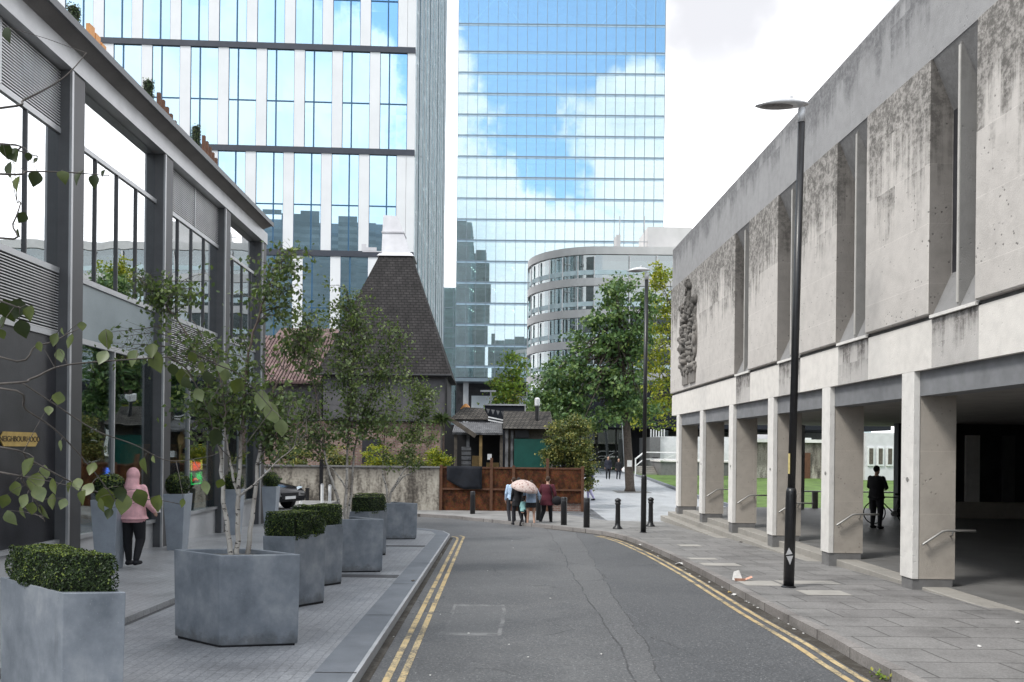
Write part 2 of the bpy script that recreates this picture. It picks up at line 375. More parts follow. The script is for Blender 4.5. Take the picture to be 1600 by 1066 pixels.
def mk_leaf(name, c, trans=.35, rough=.45, var=.35):
    m_, g = newmat(name); P = g.pos()
    k = g.noise(P, 3.1, 3); k2 = g.noise(P, 40, 2)
    lo = tuple(v*(1-var) for v in c); hi = (min(1, c[0]*(1+var*1.3)), min(1, c[1]*(1+var)), c[2]*(1+var*.4))
    col = g.ramp(g.m('ADD', g.m('MULTIPLY', k, .6), g.m('MULTIPLY', k2, .4)), [(.32, lo), (.5, c), (.68, hi)])
    b = g.bsdf(col, rough, None, 0, .35)
    tl = g.n.new('ShaderNodeBsdfTranslucent'); g.l.new(g.mix(1., col, (1.3, 1.35, .7), 'MULTIPLY'), tl.inputs[0])
    mx = g.n.new('ShaderNodeMixShader'); mx.inputs[0].default_value = trans; g.l.new(b, mx.inputs[1]); g.l.new(tl.outputs[0], mx.inputs[2])
    g.out(mx.outputs[0]); return m_
def mk_birchbark():
    m_, g = newmat('birch_bark'); P = g.obj()
    k = g.noise(g.vm('MULTIPLY', P, (1, 1, 2.6)), 13, 3, .6); big = g.noise(P, 2.5, 3)
    col = g.ramp(big, [(.3, (.30, .27, .24)), (.55, (.52, .49, .45))])
    x, y, z = g.sep(P)
    mark = g.step(k, .57, .63)
    col = g.mix(g.m('MULTIPLY', mark, .92), col, (.035, .03, .028))
    up = g.step(g.m('ADD', z, g.m('MULTIPLY', g.m('SUBTRACT', g.noise(P, 3), .5), 1.2)), .8, 1.7)
    col = g.mix(up, col, (.13, .10, .085))
    g.out(g.bsdf(col, .75, g.bump(k, .4, .01), 0, .3)); return m_
def mk_grit():
    m_, g = newmat('gutter_grit'); P = g.pos()
    k = g.m('ADD', g.m('MULTIPLY', g.noise(P, 2.5, 6, .7), .6), g.m('MULTIPLY', g.noise(P, 30, 3, .7), .4))
    g.out(g.bsdf(g.ramp(k, [(.36, (.035, .031, .027)), (.5, (.065, .058, .05)), (.6, (.10, .095, .088)), (.72, (.19, .16, .12))]), .9, g.bump(k, .6, .02), 0, .2)); return m_
def mk_paint_line():
    m_, g = newmat('yellow_line_paint'); P = g.pos()
    wear = g.m('ADD', g.m('MULTIPLY', g.noise(P, 3.0, 5, .65), .55), g.m('MULTIPLY', g.noise(P, 38, 4, .7), .45))
    col = g.mix(g.step(wear, .44, .60), g.ramp(g.noise(P, 1.5, 3), [(.3, (.50, .37, .19)), (.7, (.60, .48, .28))]), (.15, .14, .12))
    g.out(g.bsdf(col, .75, g.bump(g.noise(P, 70), .4, .01), 0, .3)); return m_
def mk_planter():
    m_, g = newmat('planter_lead_finish'); P = g.pos()
    a = g.noise(P, 2.6, 7, .66); b = g.noise(g.vm('MULTIPLY', P, (2, 2, 1.2)), 2.2, 5); sp = g.step(g.noise(P, 75, 2), .66, .73)
    col = g.ramp(g.m('ADD', g.m('MULTIPLY', a, .6), g.m('MULTIPLY', b, .4)), [(.33, (.13, .15, .175)), (.5, (.215, .238, .27)), (.66, (.33, .35, .375))])
    col = g.mix(g.m('MULTIPLY', sp, .35), col, (.38, .39, .41))
    ox, oy, oz = g.sep(g.obj()); drt = g.step(g.m('ADD', oz, g.m('MULTIPLY', g.m('SUBTRACT', g.noise(P, 7, 6, .7), .5), .42)), .17, .0)
    run = g.m('MULTIPLY', g.step(g.noise(g.vm('MULTIPLY', P, (9, 9, .5)), 1., 4, .6), .60, .72), g.step(g.noise(P, 1.6, 3), .45, .62))
    col = g.mix(g.m('MULTIPLY', drt, .55), col, (.075, .072, .066)); col = g.mix(g.m('MULTIPLY', run, .35), col, (.075, .08, .088))
    g.out(g.bsdf(col, g.m('ADD', .42, g.m('MULTIPLY', a, .3)), g.bump(g.noise(P, 30, 4), .15, .01), .15, .45)); return m_
def mk_rust(name, c, d):
    m_, g = newmat(name); P = g.pos()
    f = g.voro(g.vm('MULTIPLY', P, (1, 1, 1)), 26, 'F1', 'Color'); n = g.step(g.noise(g.vm('MULTIPLY', P, (1, 1, .7)), 3.2, 8, .72), .33, .68)
    col = g.mix(n, c, d); col = g.mix(.6, col, g.mix(.5, f, col), 'MULTIPLY')
    g.out(g.bsdf(col, .8, g.bump(g.noise(P, 30), .4, .01), 0, .2)); return m_
def mk_wall():
    m_, g = newmat('stained_render'); P = g.pos(); x, y, z = g.sep(P)
    s = g.noise(g.vm('MULTIPLY', P, (2.2, 2.2, .5)), 1., 7, .65); f = g.noise(P, 9, 5)
    col = g.ramp(g.m('ADD', g.m('MULTIPLY', s, .72), g.m('MULTIPLY', f, .28)), [(.38, (.075, .067, .058)), (.46, (.17, .152, .13)), (.52, (.34, .31, .265)), (.62, (.50, .465, .40))])
    top = g.step(g.m('ADD', z, g.m('MULTIPLY', s, 1.1)), 1.1, 1.75)
    col = g.mix(g.m('MULTIPLY', top, .6), col, (.09, .08, .07))
    g.out(g.bsdf(col, .9, g.bump(f, .4, .02), 0, .2)); return m_
def mk_corr(name, c, d):
    m_, g = newmat(name); P = g.pos()
    n = g.noise(g.vm('MULTIPLY', P, (1.2, 1.2, 1.2)), 2.2, 6, .6)
    g.out(g.bsdf(g.ramp(n, [(.35, d), (.5, c), (.68, tuple(min(1, v*1.5) for v in c))]), .7, None, .1, .3)); return m_
M = dict(
 asphalt=mk_asphalt(), line=mk_paint_line(), planter=mk_planter(), bark=mk_birchbark(), wall=mk_wall(),
 paveL=mk_slabs('granite_setts', (.245, .252, .27), (.275, .282, .30), (.205, .21, .222), .21, .105, .006, True, .5, .3),
 paveU=mk_slabs('terrace_granite', (.32, .325, .335), (.35, .355, .365), (.235, .24, .25), .21, .105, .006, True, .34, .3),
 granite=plain('granite_kerb', (.155, .168, .19), .55, .14, 3, .2, fine=110.),
 kerbedge=plain('granite_kerb_edge', (.40, .41, .43), .55, .1, 3, .2, fine=110.),
 drain=plain('dark_setts', (.07, .07, .075), .6, .25, 9, .4),
 slabs=mk_slabs('paving_slabs', (.185, .18, .177), (.222, .217, .212), (.085, .082, .08), .92, .61, .011, False, .62, .35),
 slabpale=plain('new_paving_slab', (.36, .345, .32), .7, .1, 3, .2),
 kerbR=mk_slabs('kerb_stone', (.20, .185, .178), (.26, .245, .235), (.08, .075, .07), .95, 3., .012, True, .7, .35),
 tarpave=plain('worn_tarmac_pavement', (.215, .212, .208), .7, .22, 1.2, .4, fine=70.),
 plaza=mk_slabs('plaza_paving', (.40, .415, .44), (.46, .475, .50), (.30, .31, .33), .9, .6, .006, False, .35, .18),
 ground=plain('ground_tarmac', (.12, .12, .12), .8, .2, .8, .3),
 grass=plain('lawn_grass', (.085, .145, .03), .9, .35, 1.6, .6, fine=30.),
 stonepanel=mk_stone('rough_stone_panel', (.55, .52, .49), (.085, .08, .073), .85, .9, 8.1, 2.3, (.93, 40.)),
 crestst=mk_stone('carved_crest_stone', (.22, .205, .19), (.035, .033, .03), .8, .95, 8.4, 3.4, None),
 fascia=mk_stone('smooth_cream_stone', (.72, .69, .65), (.2, .19, .18), .1, .0, 4.1, 1., None, .75),
 stainband=mk_stone('stained_cream_stone', (.50, .48, .46), (.11, .10, .095), .2, 1., 4.35, .95, None, .8, (9., 9., .5)),
 parapet=mk_stone('board_marked_concrete', (.30, .298, .30), (.105, .105, .11), .12, .8, 9.75, 1.1, (1.6, 3.4), .8, (3.2, 3.2, .14)),
 returnst=mk_stone('shaded_return_stone', (.25, .232, .215), (.07, .065, .06), .8, .8, 8.1, 2.2, (.93, 40.)), finedge=plain('lit_fin_edge_stone', (.46, .445, .42), .8, .12, 3, .2),  # return base colour carries painted shade; fin edge colour carries painted light
 hood=mk_stone('smooth_grey_stone', (.24, .237, .236), (.11, .105, .1), .15, .5, 8.2, 1.8, None, .8),
 finst=mk_stone('window_fin_stone', (.24, .235, .228), (.13, .125, .12), .15, .5, 8.2, 1.5, None, .8),
 pierw=mk_stone('pale_pier_stone', (.72, .70, .67), (.4, .38, .36), .06, .0),
 pier=mk_stone('brown_pier_stone', (.43, .39, .345), (.2, .18, .16), .35, .0, joints=(1.02, 30.)),
 plinth=plain('grey_plinth_granite', (.17, .168, .168), .7, .15, 5, .3, fine=90.),
 lintel=plain('grey_speckled_concrete', (.20, .205, .215), .8, .14, 4, .3, fine=90.),
 step=mk_stone('step_stone', (.31, .295, .27), (.15, .14, .13), .25, .0),
 floor=plain('undercroft_floor', (.16, .158, .155), .55, .2, 2, .25, fine=60.),
 ceil=plain('undercroft_ceiling', (.30, .285, .27), .9, .15, 2, .2),
 darkwall=plain('dark_tiled_wall', (.035, .035, .04), .35, .4, 1.5, .1),
 steel=plain('dark_grey_steel', (.062, .062, .066), .45, .12, 3, .05, .2, .45),
 steell=plain('grey_aluminium', (.42, .425, .435), .4, .08, 3, .03, .4, .5),
 steelm=plain('mid_grey_steel', (.11, .112, .118), .45, .12, 3, .05, .2, .45),
 eave=plain('grey_eaves_soffit', (.17, .16, .155), .6, .15, 2, .1), louvre=plain('louvre_slat', (.58, .58, .585), .45, .1, 3, .03, .3, .5),
 black=plain('black_void', (.012, .012, .014), .8, .2, 3, .0), frosted=plain('frosted_spandrel', (.27, .31, .33), .25, .12, .8, .0, 0, .5),
 blackmetal=plain('black_painted_steel', (.014, .014, .016), .35, .2, 8, .06, .0, .5), lampgrey=plain('lamp_head_grey', (.60, .60, .61), .4, .1, 6, .03, .2, .5),
 lampglass=plain('lamp_lens', (.16, .15, .15), .3, .2, 30, .1), slate=mk_tiles('slate_tiles', (.027, .024, .0245), (.038, .034, .034), (.010, .009, .009), .3, .155),
 hutroof=mk_tiles('hut_shingles', (.055, .048, .042), (.085, .076, .066), (.014, .013, .012), .2, .11),
 cowl=plain('white_painted_boards', (.60, .59, .61), .6, .08, 2, .1), render=plain('grey_pub_render', (.095, .092, .097), .9, .2, 1.3, .3),
 brick=mk_brick('old_brick', (.19, .105, .085), (.26, .155, .125), (.28, .25, .225)), redroof=mk_corr('red_tin_roof', (.15, .098, .092), (.085, .052, .05)),
 rust=mk_rust('rusty_fence_board', (.22, .085, .036), (.045, .018, .011)), rustpost=plain('brown_post', (.11, .05, .028), .8, .25, 6, .3),
 cloth=plain('dark_blue_cloth', (.012, .014, .02), .9, .25, 5, .2), tin=mk_corr('grey_tin_roof', (.13, .13, .135), (.06, .06, .063)),
 wood=plain('weathered_timber', (.10, .085, .07), .85, .3, 6, .3), palewood=plain('yellow_timber', (.30, .20, .085), .8, .2, 6, .3),
 green=plain('green_painted_hoarding', (.006, .065, .052), .55, .2, 2, .05), white=plain('white_paint', (.72, .72, .72), .5, .08, 4, .05),
 grit=mk_grit(), palepanel=plain('pale_base_panel', (.46, .465, .475), .55, .1, 2, .05), planterpale=plain('pale_planter_finish', (.30, .335, .38), .45, .12, 3, .1, .1, .45),
 soil=plain('gravel_mulch', (.20, .195, .19), .95, .4, 40, .8, fine=160.), paper=plain('crumpled_paper', (.62, .61, .59), .8, .08, 20, .3),
 gold=plain('gold_sign_face', (.42, .29, .09), .5, .15, 8, .1), darktext=plain('dark_lettering', (.05, .035, .02), .6, .1), railgrey=plain('galvanised_rail', (.36, .355, .34), .4, .12, 8, .05, .5, .5),
 orange=plain('orange_timber_lining', (.50, .22, .06), .5, .25, 2.5, .1), cardpink=plain('food_tray_card', (.62, .34, .25), .8, .1, 20, .2),
 yellowlab=plain('yellow_sticker', (.72, .60, .25), .6, .1, 20, .05),
 leafB=[mk_leaf('birch_leaf_'+n, c) for n, c in (('olive', (.108, .155, .055)), ('dark', (.068, .108, .045)), ('light', (.19, .245, .105)))],
 leafN=[mk_leaf('near_leaf_'+n, c, .3, .4, .3) for n, c in (('olive', (.070, .092, .024)), ('dark', (.028, .042, .015)), ('pale', (.135, .168, .085)))],
 leafP=[mk_leaf('plane_leaf_'+n, c, .22) for n, c in (('mid', (.098, .17, .058)), ('dark', (.058, .115, .048)), ('light', (.165, .235, .075)))],
 leafY=[mk_leaf('acacia_leaf_'+n, c, .35) for n, c in (('yellow', (.30, .31, .035)), ('lime', (.185, .235, .03)), ('green', (.09, .14, .025)))],
 leafS=[mk_leaf('sapling_leaf_'+n, c, .3) for n, c in (('lime', (.20, .29, .045)), ('green', (.10, .18, .04)), ('tip', (.32, .32, .07)))],
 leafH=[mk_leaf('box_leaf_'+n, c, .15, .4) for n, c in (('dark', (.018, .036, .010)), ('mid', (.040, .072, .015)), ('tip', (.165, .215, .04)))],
 leafG=[mk_leaf('shrub_leaf_'+n, c, .25) for n, c in (('green', (.115, .145, .045)), ('golden', (.27, .26, .08)), ('dark', (.05, .078, .028)))],
 twig=plain('twig_bark', (.085, .075, .068), .85, .25, 20, .2), trunk=plain('tree_bark', (.075, .06, .05), .9, .35, 9, .7),
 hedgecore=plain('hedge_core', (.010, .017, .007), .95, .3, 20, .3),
)
# ------------------------------------------------------------------ ground
P0 = [(-400, -420), (400, -420), (400, 700), (-400, 700)]
sheet('ground', P0, -.03, M['ground'])
kerb = [(3.80, -30), (3.80, 3), (3.82, 7.6), (3.89, 9.15), (3.91, 11.2), (3.98, 13.4), (4.04, 15.5), (4.05, 18.5), (3.98, 20.9), (3.88, 22.6), (3.62, 24.1), (3.2, 25.15), (2.3, 26.7), (.9, 28.7), (-.74, 30.9), (-2.3, 32.0), (-6, 32.7), (-24, 33.2)]
kl = [(p.x, p.y) for p in smooth_line(kerb, 3)]
sheet('road', [(-1.3, -30), (3.95, -30), (4.2, 20), (4.0, 24.5), (1, 29.2), (-2, 32.4), (-24, 33.5), (-24, 24), (-1.3, 24)], 0, M['asphalt'])
sheet('kerb', ribbon(kl, 0, .14), .118, M['kerbR'], .25)
i0 = next(i for i, p in enumerate(kl) if p[1] > 24.0)
near = ribbon(kl[:i0+1], .14, .14)[:i0+1]
far = ribbon(kl[i0:], .14, .14)[:len(kl)-i0]
sheet('right_pavement', near+[(4.6, 26.6), (7.2, 27.6), (7.2, -30)], .112, M['slabs'], .25)
sheet('junction_pavement', [near[-1]]+far[1:]+[(-24, 34.3), (4.4, 34.3), (4.4, 30.2), (7.2, 29.6), (7.2, 27.6), (4.6, 26.6)], .110, M['tarpave'], .25)
sheet('plaza', [(4.4, 30.2), (7.2, 29.6), (7.2, 30.9), (60, 30.9), (60, 120), (-12, 120), (-12, 62), (4.4, 62)], .112, M['plaza'], .2)
sheet('left_pavement', [(-4.36, -30), (-1.62, -30), (-1.62, 23.2), (-1.85, 24.2), (-2.4, 25.0), (-3.3, 25.6), (-4.36, 25.9)], .100, M['paveL'], .2)
lk = [(-1.62, -30), (-1.62, 23.2), (-1.85, 24.2), (-2.4, 25.0), (-3.3, 25.6), (-4.4, 25.9), (-24, 26.4)]
sheet('granite_kerb', ribbon(lk, 0, .36), .104, M['granite'], .2)
sheet('granite_kerb_edge', ribbon(lk, .36, .40), .102, M['kerbedge'], .2)
sheet('upper_terrace', [(-14, -30), (-4.36, -30), (-4.36, 25.9), (-14, 26.15)], .175, M['paveU'], .3)
sheet('terrace_riser', [(-4.36, -30), (-4.30, -30), (-4.30, 25.6), (-4.36, 25.6)], .102, M['drain'])
for ya, yb in ((13.75, 14.12), (19.25, 19.62)):
    sheet('drain_strip', [(-4.34, ya), (-1.63, ya), (-1.63, yb), (-4.34, yb)], .104, M['drain'])
# joints in the granite kerb
for yj in (4.6, 7.3, 10.2, 13.0, 15.9, 18.7, 21.5):
    sheet('kerb_joint', [(-1.61, yj), (-1.23, yj), (-1.23, yj+.02), (-1.61, yj+.02)], .108, M['drain'])
ll = [(-.98, -30), (-.97, 22.6), (-1.02, 23.25), (-1.18, 23.55)]
sheet('yellow_line', ribbon(ll, -.035, .035), .005, M['line']); sheet('yellow_line', ribbon(ll[:2]+[(-.96, 23.4), (-1.1, 23.85)], .107, .177), .005, M['line'])
i1 = next(i for i, p in enumerate(kl) if p[1] > 24.7)
sheet('yellow_line', ribbon(kl[:i1], -.20, -.27), .005, M['line']); sheet('yellow_line', ribbon(kl[:i1], -.355, -.425), .005, M['line'])
sheet('gutter_grit', ribbon(kl[:i1+6], -.005, -.17), .003, M['grit']); sheet('gutter_grit', ribbon([(-1.215, -30), (-1.215, 23.2)], 0, .09), .003, M['grit'])
# paler replaced slabs on the right pavement
for x0, y0, w_, d_ in ((4.22, 13.15, .62, .6), (4.25, 15.9, .75, .5), (4.25, 17.0, .6, .35), (4.75, 20.0, .55, .5), (4.85, 12.2, .7, .5), (4.9, 13.4, 1.0, .42)):
    sheet('pale_slab', [(x0, y0), (x0+w_, y0), (x0+w_, y0+d_), (x0, y0+d_)], .117, M['slabpale'])
# manhole-like dark patches of tarmac
sheet('lawn', [(10.95, 40), (11.4, 49), (13.0, 79), (90, 82), (90, 31.8), (11.6, 31.8)], .24, M['grass'], .3)
sheet('lawn_kerb', [(10.75, 39.8), (11.2, 49), (12.8, 79.2), (13.0, 79.0), (11.4, 49), (10.95, 40), (11.6, 31.8), (11.4, 31.8)], .27, M['granite'], .3)

# ------------------------------------------------------------------ right: concrete court building on an arcade
RX, RY0, RY1 = 6.8, 3.0, 30.3
B = thing('court_building', 'long weathered concrete court building raised on an arcade of pale piers', 'building', (RX, 16, 0))
slots = [(7.9, 9.1), (11.17, 12.37), (14.46, 15.72), (17.66, 18.98), (21.1, 22.33)]
pan = [(RY0, 7.9), (9.1, 11.17), (12.37, 14.46), (15.72, 17.66), (18.98, 21.1), (22.33, RY1)]
m = MB(); m.box(7.6, 26, RY0, RY1-.04, 3.32, 9.0); m.build('upper_block', M['hood'], B)
m = MB(); m.box(RX-.03, 7.3, RY0, RY1, 8.1, 9.6); m.box(7.3, 26, RY1-.3, RY1, 8.9, 9.6); m.build('parapet', M['parapet'], B)
for a, b in pan:
    m = MB(); m.box(RX-.07, 7.62, a, b, 4.13, 8.097); o = m.build('stone_panel', M['stonepanel'], B); bevel(o, .02, 1)
    m = MB(); m.box(RX-.055, 7.09, a-.004, a-.001, 4.14, 8.09); m.build('shaded_panel_return', M['returnst'], o)  # shade of the side return put into a darker stone colour, besides soot streaks
prev = RY0
for a, b in slots:
    m = MB(); m.box(RX, 7.3, prev, a, 3.3, 4.06); m.build('fascia_band', M['fascia'], B)
    m = MB(); m.box(RX+.003, 7.3, a, b, 3.3, 4.06); m.build('stained_fascia', M['stainband'], B, )
    prev = b
m = MB(); m.box(RX, 7.3, prev, RY1, 3.3, 4.06); m.build('fascia_band', M['fascia'], B)
m = MB(); m.box(RX+.05, 7.3, RY0, RY1-.01, 4.055, 4.135); m.build('shadow_joint', M['plinth'], B)
for a, b in slots:
    yc = (a+b)/2-.09
    m = MB()
    tri = lambda P: m.add([(P[0][0], a+.002, P[0][1]), (P[1][0], a+.002, P[1][1]), (P[2][0], a+.002, P[2][1]), (P[0][0], b-.002, P[0][1]), (P[1][0], b-.002, P[1][1]), (P[2][0], b-.002, P[2][1])],
                          [(0, 1, 2), (5, 4, 3), (0, 3, 4, 1), (1, 4, 5, 2), (2, 5, 3, 0)])
    tri([(RX-.02, 8.1), (7.12, 8.1), (7.12, 7.26)]); m.build('window_hood', M['hood'], B)
    m = MB(); tri([(RX+.0, 4.1), (7.12, 4.82), (7.12, 4.1)]); m.build('window_sill', M['hood'], B)
    m = MB(); m.box(RX-.05, RX, a+.01, b-.01, 4.07, 4.12); m.build('drip_sill', M['pierw'], B)
    m = MB(); m.hexa([(6.80, yc-.03, 4.13), (7.12, yc-.04, 4.2), (7.12, yc+.04, 4.2), (6.80, yc+.025, 4.13), (6.80, yc-.025, 8.02), (7.12, yc-.04, 8.0), (7.12, yc+.04, 8.0), (6.80, yc+.025, 8.02)])
    fe = MB(); fe.box(6.785, 6.799, yc-.022, yc+.022, 4.2, 7.98); fe.build('lit_fin_edge', M['finedge'], B)  # outer edge of the fin given a lighter colour to look lit
    m.build('window_fin', M['finst'], B)
    m = MB(); m.box(7.13, 7.6, a+.003, b-.003, 4.1, 8.1); m.build('slot_back', M['hood'], B)
    for s0, s1 in ((a+.01, yc-.05), (yc+.05, b-.01)):
        wn = MB(); wn.box(7.10, 7.128, s0, s1, 4.78, 7.30); wo_ = wn.build('slit_window', M['darkwall'], B)
piers = [9.82, 13.07, 16.28, 19.52, 22.77, 26.0, 29.32]
for c in piers:
    h = .19
    m = MB(); m.box(RX+.11, 7.5, c-h+.012, c+h-.012, -.06, 3.298); o = m.build('pier', M['pier'], B)
    m = MB(); m.box(RX+.0, RX+.108, c-h, c+h, -.06, 3.298); bevel(m.build('pier_facing', M['pierw'], o), .006, 1)
    m = MB(); m.box(RX+.02, 7.47, c-h+.02, c+h-.02, -1.0, -.062); m.build('pier_plinth', M['plinth'], o)
    m = MB(); m.tube([(RX-.004, c-.03, 1.55), (RX-.012, c-.03, 1.55)], .035, 10); m.build('pier_number_disc', M['railgrey'], o)
    # short bent handrail fixed to the camera side of the pier
    if c < 28:
        yy = c-h-.07
        m = MB(); m.tube([(6.93, yy, .50), (6.95, yy, .52), (7.25, yy, .72), (7.32, yy, .735), (7.78, yy, .735)], .019, 8)
        m.tube([(7.42, yy, .735), (7.42, yy+.02, .66), (7.42, c-h+.02, .64)], .012, 6)
        m.tube([(7.02, yy, .56), (7.02, c-h+.02, .55)], .012, 6); m.build('pier_handrail', M['railgrey'], B, True)
for i in range(len(piers)-1):
    m = MB(); m.box(RX+.1, 7.3, piers[i]+.185, piers[i+1]-.185, 2.9, 3.297); m.build('lintel', M['lintel'], B)
m = MB(); m.box(RX+.1, 7.3, RY0, piers[0]-.185, 2.9, 3.297); m.build('lintel', M['lintel'], B)
m = MB(); m.box(7.3, 26, RY0, RY1-.02, 2.98, 3.316); m.build('undercroft_ceiling', M['ceil'], B)
for zz, xx in ((-.19, 6.98), (-.345, 6.70), (-.50, 6.42)):
    m = MB(); m.box(xx, 7.4, 3, 30.35, zz-.45, zz); o = m.build('step', M['step'], B); bevel(o, .012, 1)
m = MB(); m.box(7.4, 27, 3, 30.9, -.7, -.188); m.build('terrace_floor', M['floor'], B)
m = MB(); m.box(13.75, 26, 27.0, 27.3, -.187, 2.978); o = m.build('back_wall', M['darkwall'], B)
for k in range(7):
    xx = 16.0+k*1.25
    m = MB(); m.box(xx, xx+rnd.uniform(.35, .7), 26.9, 26.995, .2, 2.6); m.build('wall_panel', M['steelm'] if k % 2 else M['pierw'], B)
m = MB(); m.box(15.3, 26, 26.6, 26.98, -.187, .35); m.build('planter_ledge', M['pier'], B)
m = MB(); m.box(25.6, 26, 3, 27, -.187, 2.978); m.box(7.6, 26, 3, 3.2, -.187, 2.978); m.build('side_wall', M['pier'], B)  # out of view; near end wall added to keep the undercroft dark
for xx in (9.6,):
    m = MB(); m.box(xx, xx+.5, 26.9, 27.4, -.187, 2.978); m.build('inner_column', M['pier'], B)
m = MB(); m.box(11.55, 11.72, 29.9, 30.1, -.187, 2.978); m.build('steel_post', M['steell'], B)
# carved arms on the end panel
yc, zc = 27.35, 6.0
m = MB()
def blob(y, z, ry, rz, d=.16):
    if ry*rz < .02: m.ball((RX-.09, y, z), (d, ry, rz), 7, 5); return
    m.ball((RX-.07, y, z), (d*.6, ry, rz), 10, 7)
    for k in range(int(26*(ry*rz)**.5)+4):
        a = rnd.uniform(0, 6.28); q_ = rnd.random()**.5; s_ = rnd.uniform(.03, .075)
        m.ball((RX-.09-d*.55*(1-q_*q_)**.5, y+ry*q_*math.cos(a), z+rz*q_*math.sin(a)), (s_*1.1, s_*rnd.uniform(.5, 1), s_*rnd.uniform(.8, 2.4)), 7, 5)
blob(yc, zc-.15, .48, .72, .14)                                   # shield
for k in range(6): blob(yc+rnd.uniform(-.3, .3), zc-.15+rnd.uniform(-.5, .5), .13, .16, .22)
blob(yc, zc+.72, .36, .34, .24); blob(yc, zc+1.0, .22, .16, .28)      # helm
blob(yc, zc+1.35, .15, .30, .24); blob(yc+.1, zc+1.72, .13, .18, .2); blob(yc-.12, zc+1.62, .1, .12, .2)   # crest beast on top
for s in (-1, 1):                                                  # rampant supporters
    for yy, zz, ry, rz in ((.68, .95, .16, .2), (.70, .62, .2, .34), (.74, .2, .22, .36), (.66, -.25, .22, .32), (.78, -.62, .16, .34), (.62, -.95, .13, .3), (.48, .5, .22, .09), (.46, .1, .22, .09), (.95, -.2, .07, .5), (.9, 1.0, .08, .16)):
        blob(yc+s*yy, zc+zz+rnd.uniform(-.05, .05), ry, rz, .2)
for yy in (-.75, -.4, 0, .4, .75): blob(yc+yy, zc-1.28+abs(yy)*.12, .24, .14, .12)
for k in range(36): blob(yc+rnd.uniform(-.85, .85), zc+rnd.uniform(-1.2, .95), rnd.uniform(.04, .09), rnd.uniform(.06, .16), .27)
o = m.build('coat_of_arms', M['crestst'], B, True); o['label'] = 'dark carved coat of arms with shield, crest and two supporters'
m2 = MB(); m2.box(RX-.13, RX-.06, yc-.85, yc-.08, zc-1.72, zc-1.36); m2.box(RX-.13, RX-.06, yc+.08, yc+.85, zc-1.72, zc-1.36); m2.build('arms_plinth', M['crestst'], o)
# rail at the far edge of the undercroft
m = MB(); m.box(RX, 26, -30, RY0-.01, -1, 9.6); m.build('unseen_rear_block', M['hood'], B)  # unseen block behind the camera, added to cut light from behind
R_ = thing('terrace_rail', 'low pale rail on posts at the far edge of the undercroft', 'rail', (14, 30.6, -.19))
m = MB(); m.bar((11.8, 30.6, .46), (22, 30.6, .46), .12, .05); m.build('top_rail', M['white'], R_)
for xx in (12.4, 14.6, 16.8, 19.0, 21.2):
    m = MB(); m.box(xx-.1, xx+.1, 30.55, 30.65, -.19, .435); m.build('post', M['step'], R_)

# ------------------------------------------------------------------ left: steel and glass bar building
LX = -7.4
L = thing('bar_building', 'dark steel framed building with tall glazed bays and louvres on the left', 'building', (LX, 14, 0))
glassU = mk_glass('upper_glazing', (.55, .58, .60), .66, (.93, .96, .98), 0, .012, .4)
glassG = mk_glass('shopfront_glazing', (.74, .78, .78), .16, (.9, .95, .97), 0, .02, .65)
cols = [5.95, 9.9, 13.88, 17.83, 21.85, 25.35]; CW = .44
def tz(y): return road_z(y)+.175
for c in cols:
    m = MB(); m.box(LX-.26, LX, c+.05, c+CW, -.8, 8.5); o = m.build('column', M['steel'], L)
    m = MB(); m.box(LX-.03, LX+.012, c-.01, c+.05, tz(c)-.1, 8.5); m.build('column_edge_strip', M['steell'], o)
    m = MB(); m.box(LX-.26, LX-.03, c-.012, c+.048, -.8, 8.5); m.build('column_return', M['steelm'], o)
m = MB(); m.box(LX-.3, LX+.03, 3, 25.8, 8.502, 8.858); m.build('roof_beam', M['steell'], L)
m = MB(); prof = [(-7.06, 8.985), (-7.06, 9.06), (-7.6, 9.16), (-7.6, 8.93), (LX+.03, 8.86)]
n = len(prof); m.add([(x, 3, z) for x, z in prof]+[(x, 25.3, z) for x, z in prof], [tuple(range(n)), tuple(range(2*n-1, n-1, -1))]+[(i, n+i, n+(i+1) % n, (i+1) % n) for i in range(n)])
m.build('eaves', M['eave'], L)
m = MB(); m.box(-7.09, -7.04, 3, 25.32, 8.95, 9.08); m.build('gutter', M['steelm'], L)
m = MB(); m.box(-22, -7.6, 3, 25.7, 8.86, 9.15); m.build('roof', M['plinth'], L)
m = MB(); m.box(-22, -12.2, 3, 25.75, -.8, 8.99); m.box(-12.2, -7.7, 25.4, 25.75, -.8, 8.99); m.box(-12.2, -7.72, 3, 25.4, 3.92, 4.96); m.build('inner_walls', M['plinth'], L)
m = MB(); m.box(-12.2, LX-.3, 3, 25.4, -1., -.25); m.build('bar_floor', M['floor'], L)
GX = LX-.22
def pane(name, mat, y0, y1, z0, z1, parent, x=GX):
    q = MB(); q.box(x-.012, x, y0, y1, z0, z1); return q.build(name, mat, parent)
def louvre(y0, y1, z0, z1):
    q = MB(); k = int((z1-z0)/.047)
    for i in range(k):
        z = z0+(i+.5)*(z1-z0)/k
        q.hexa([(GX-.04, y0, z+.004), (GX+.025, y0, z-.020), (GX+.025, y1, z-.020), (GX-.04, y1, z+.004), (GX-.04, y0, z+.016), (GX+.025, y0, z-.002), (GX+.025, y1, z-.002), (GX-.04, y1, z+.016)])
    o = q.build('louvre_panel', M['louvre'], L)
    b = MB(); b.box(GX-.09, GX-.07, y0, y1, z0, z1); b.build('louvre_backing', M['steel'], o)
    return o
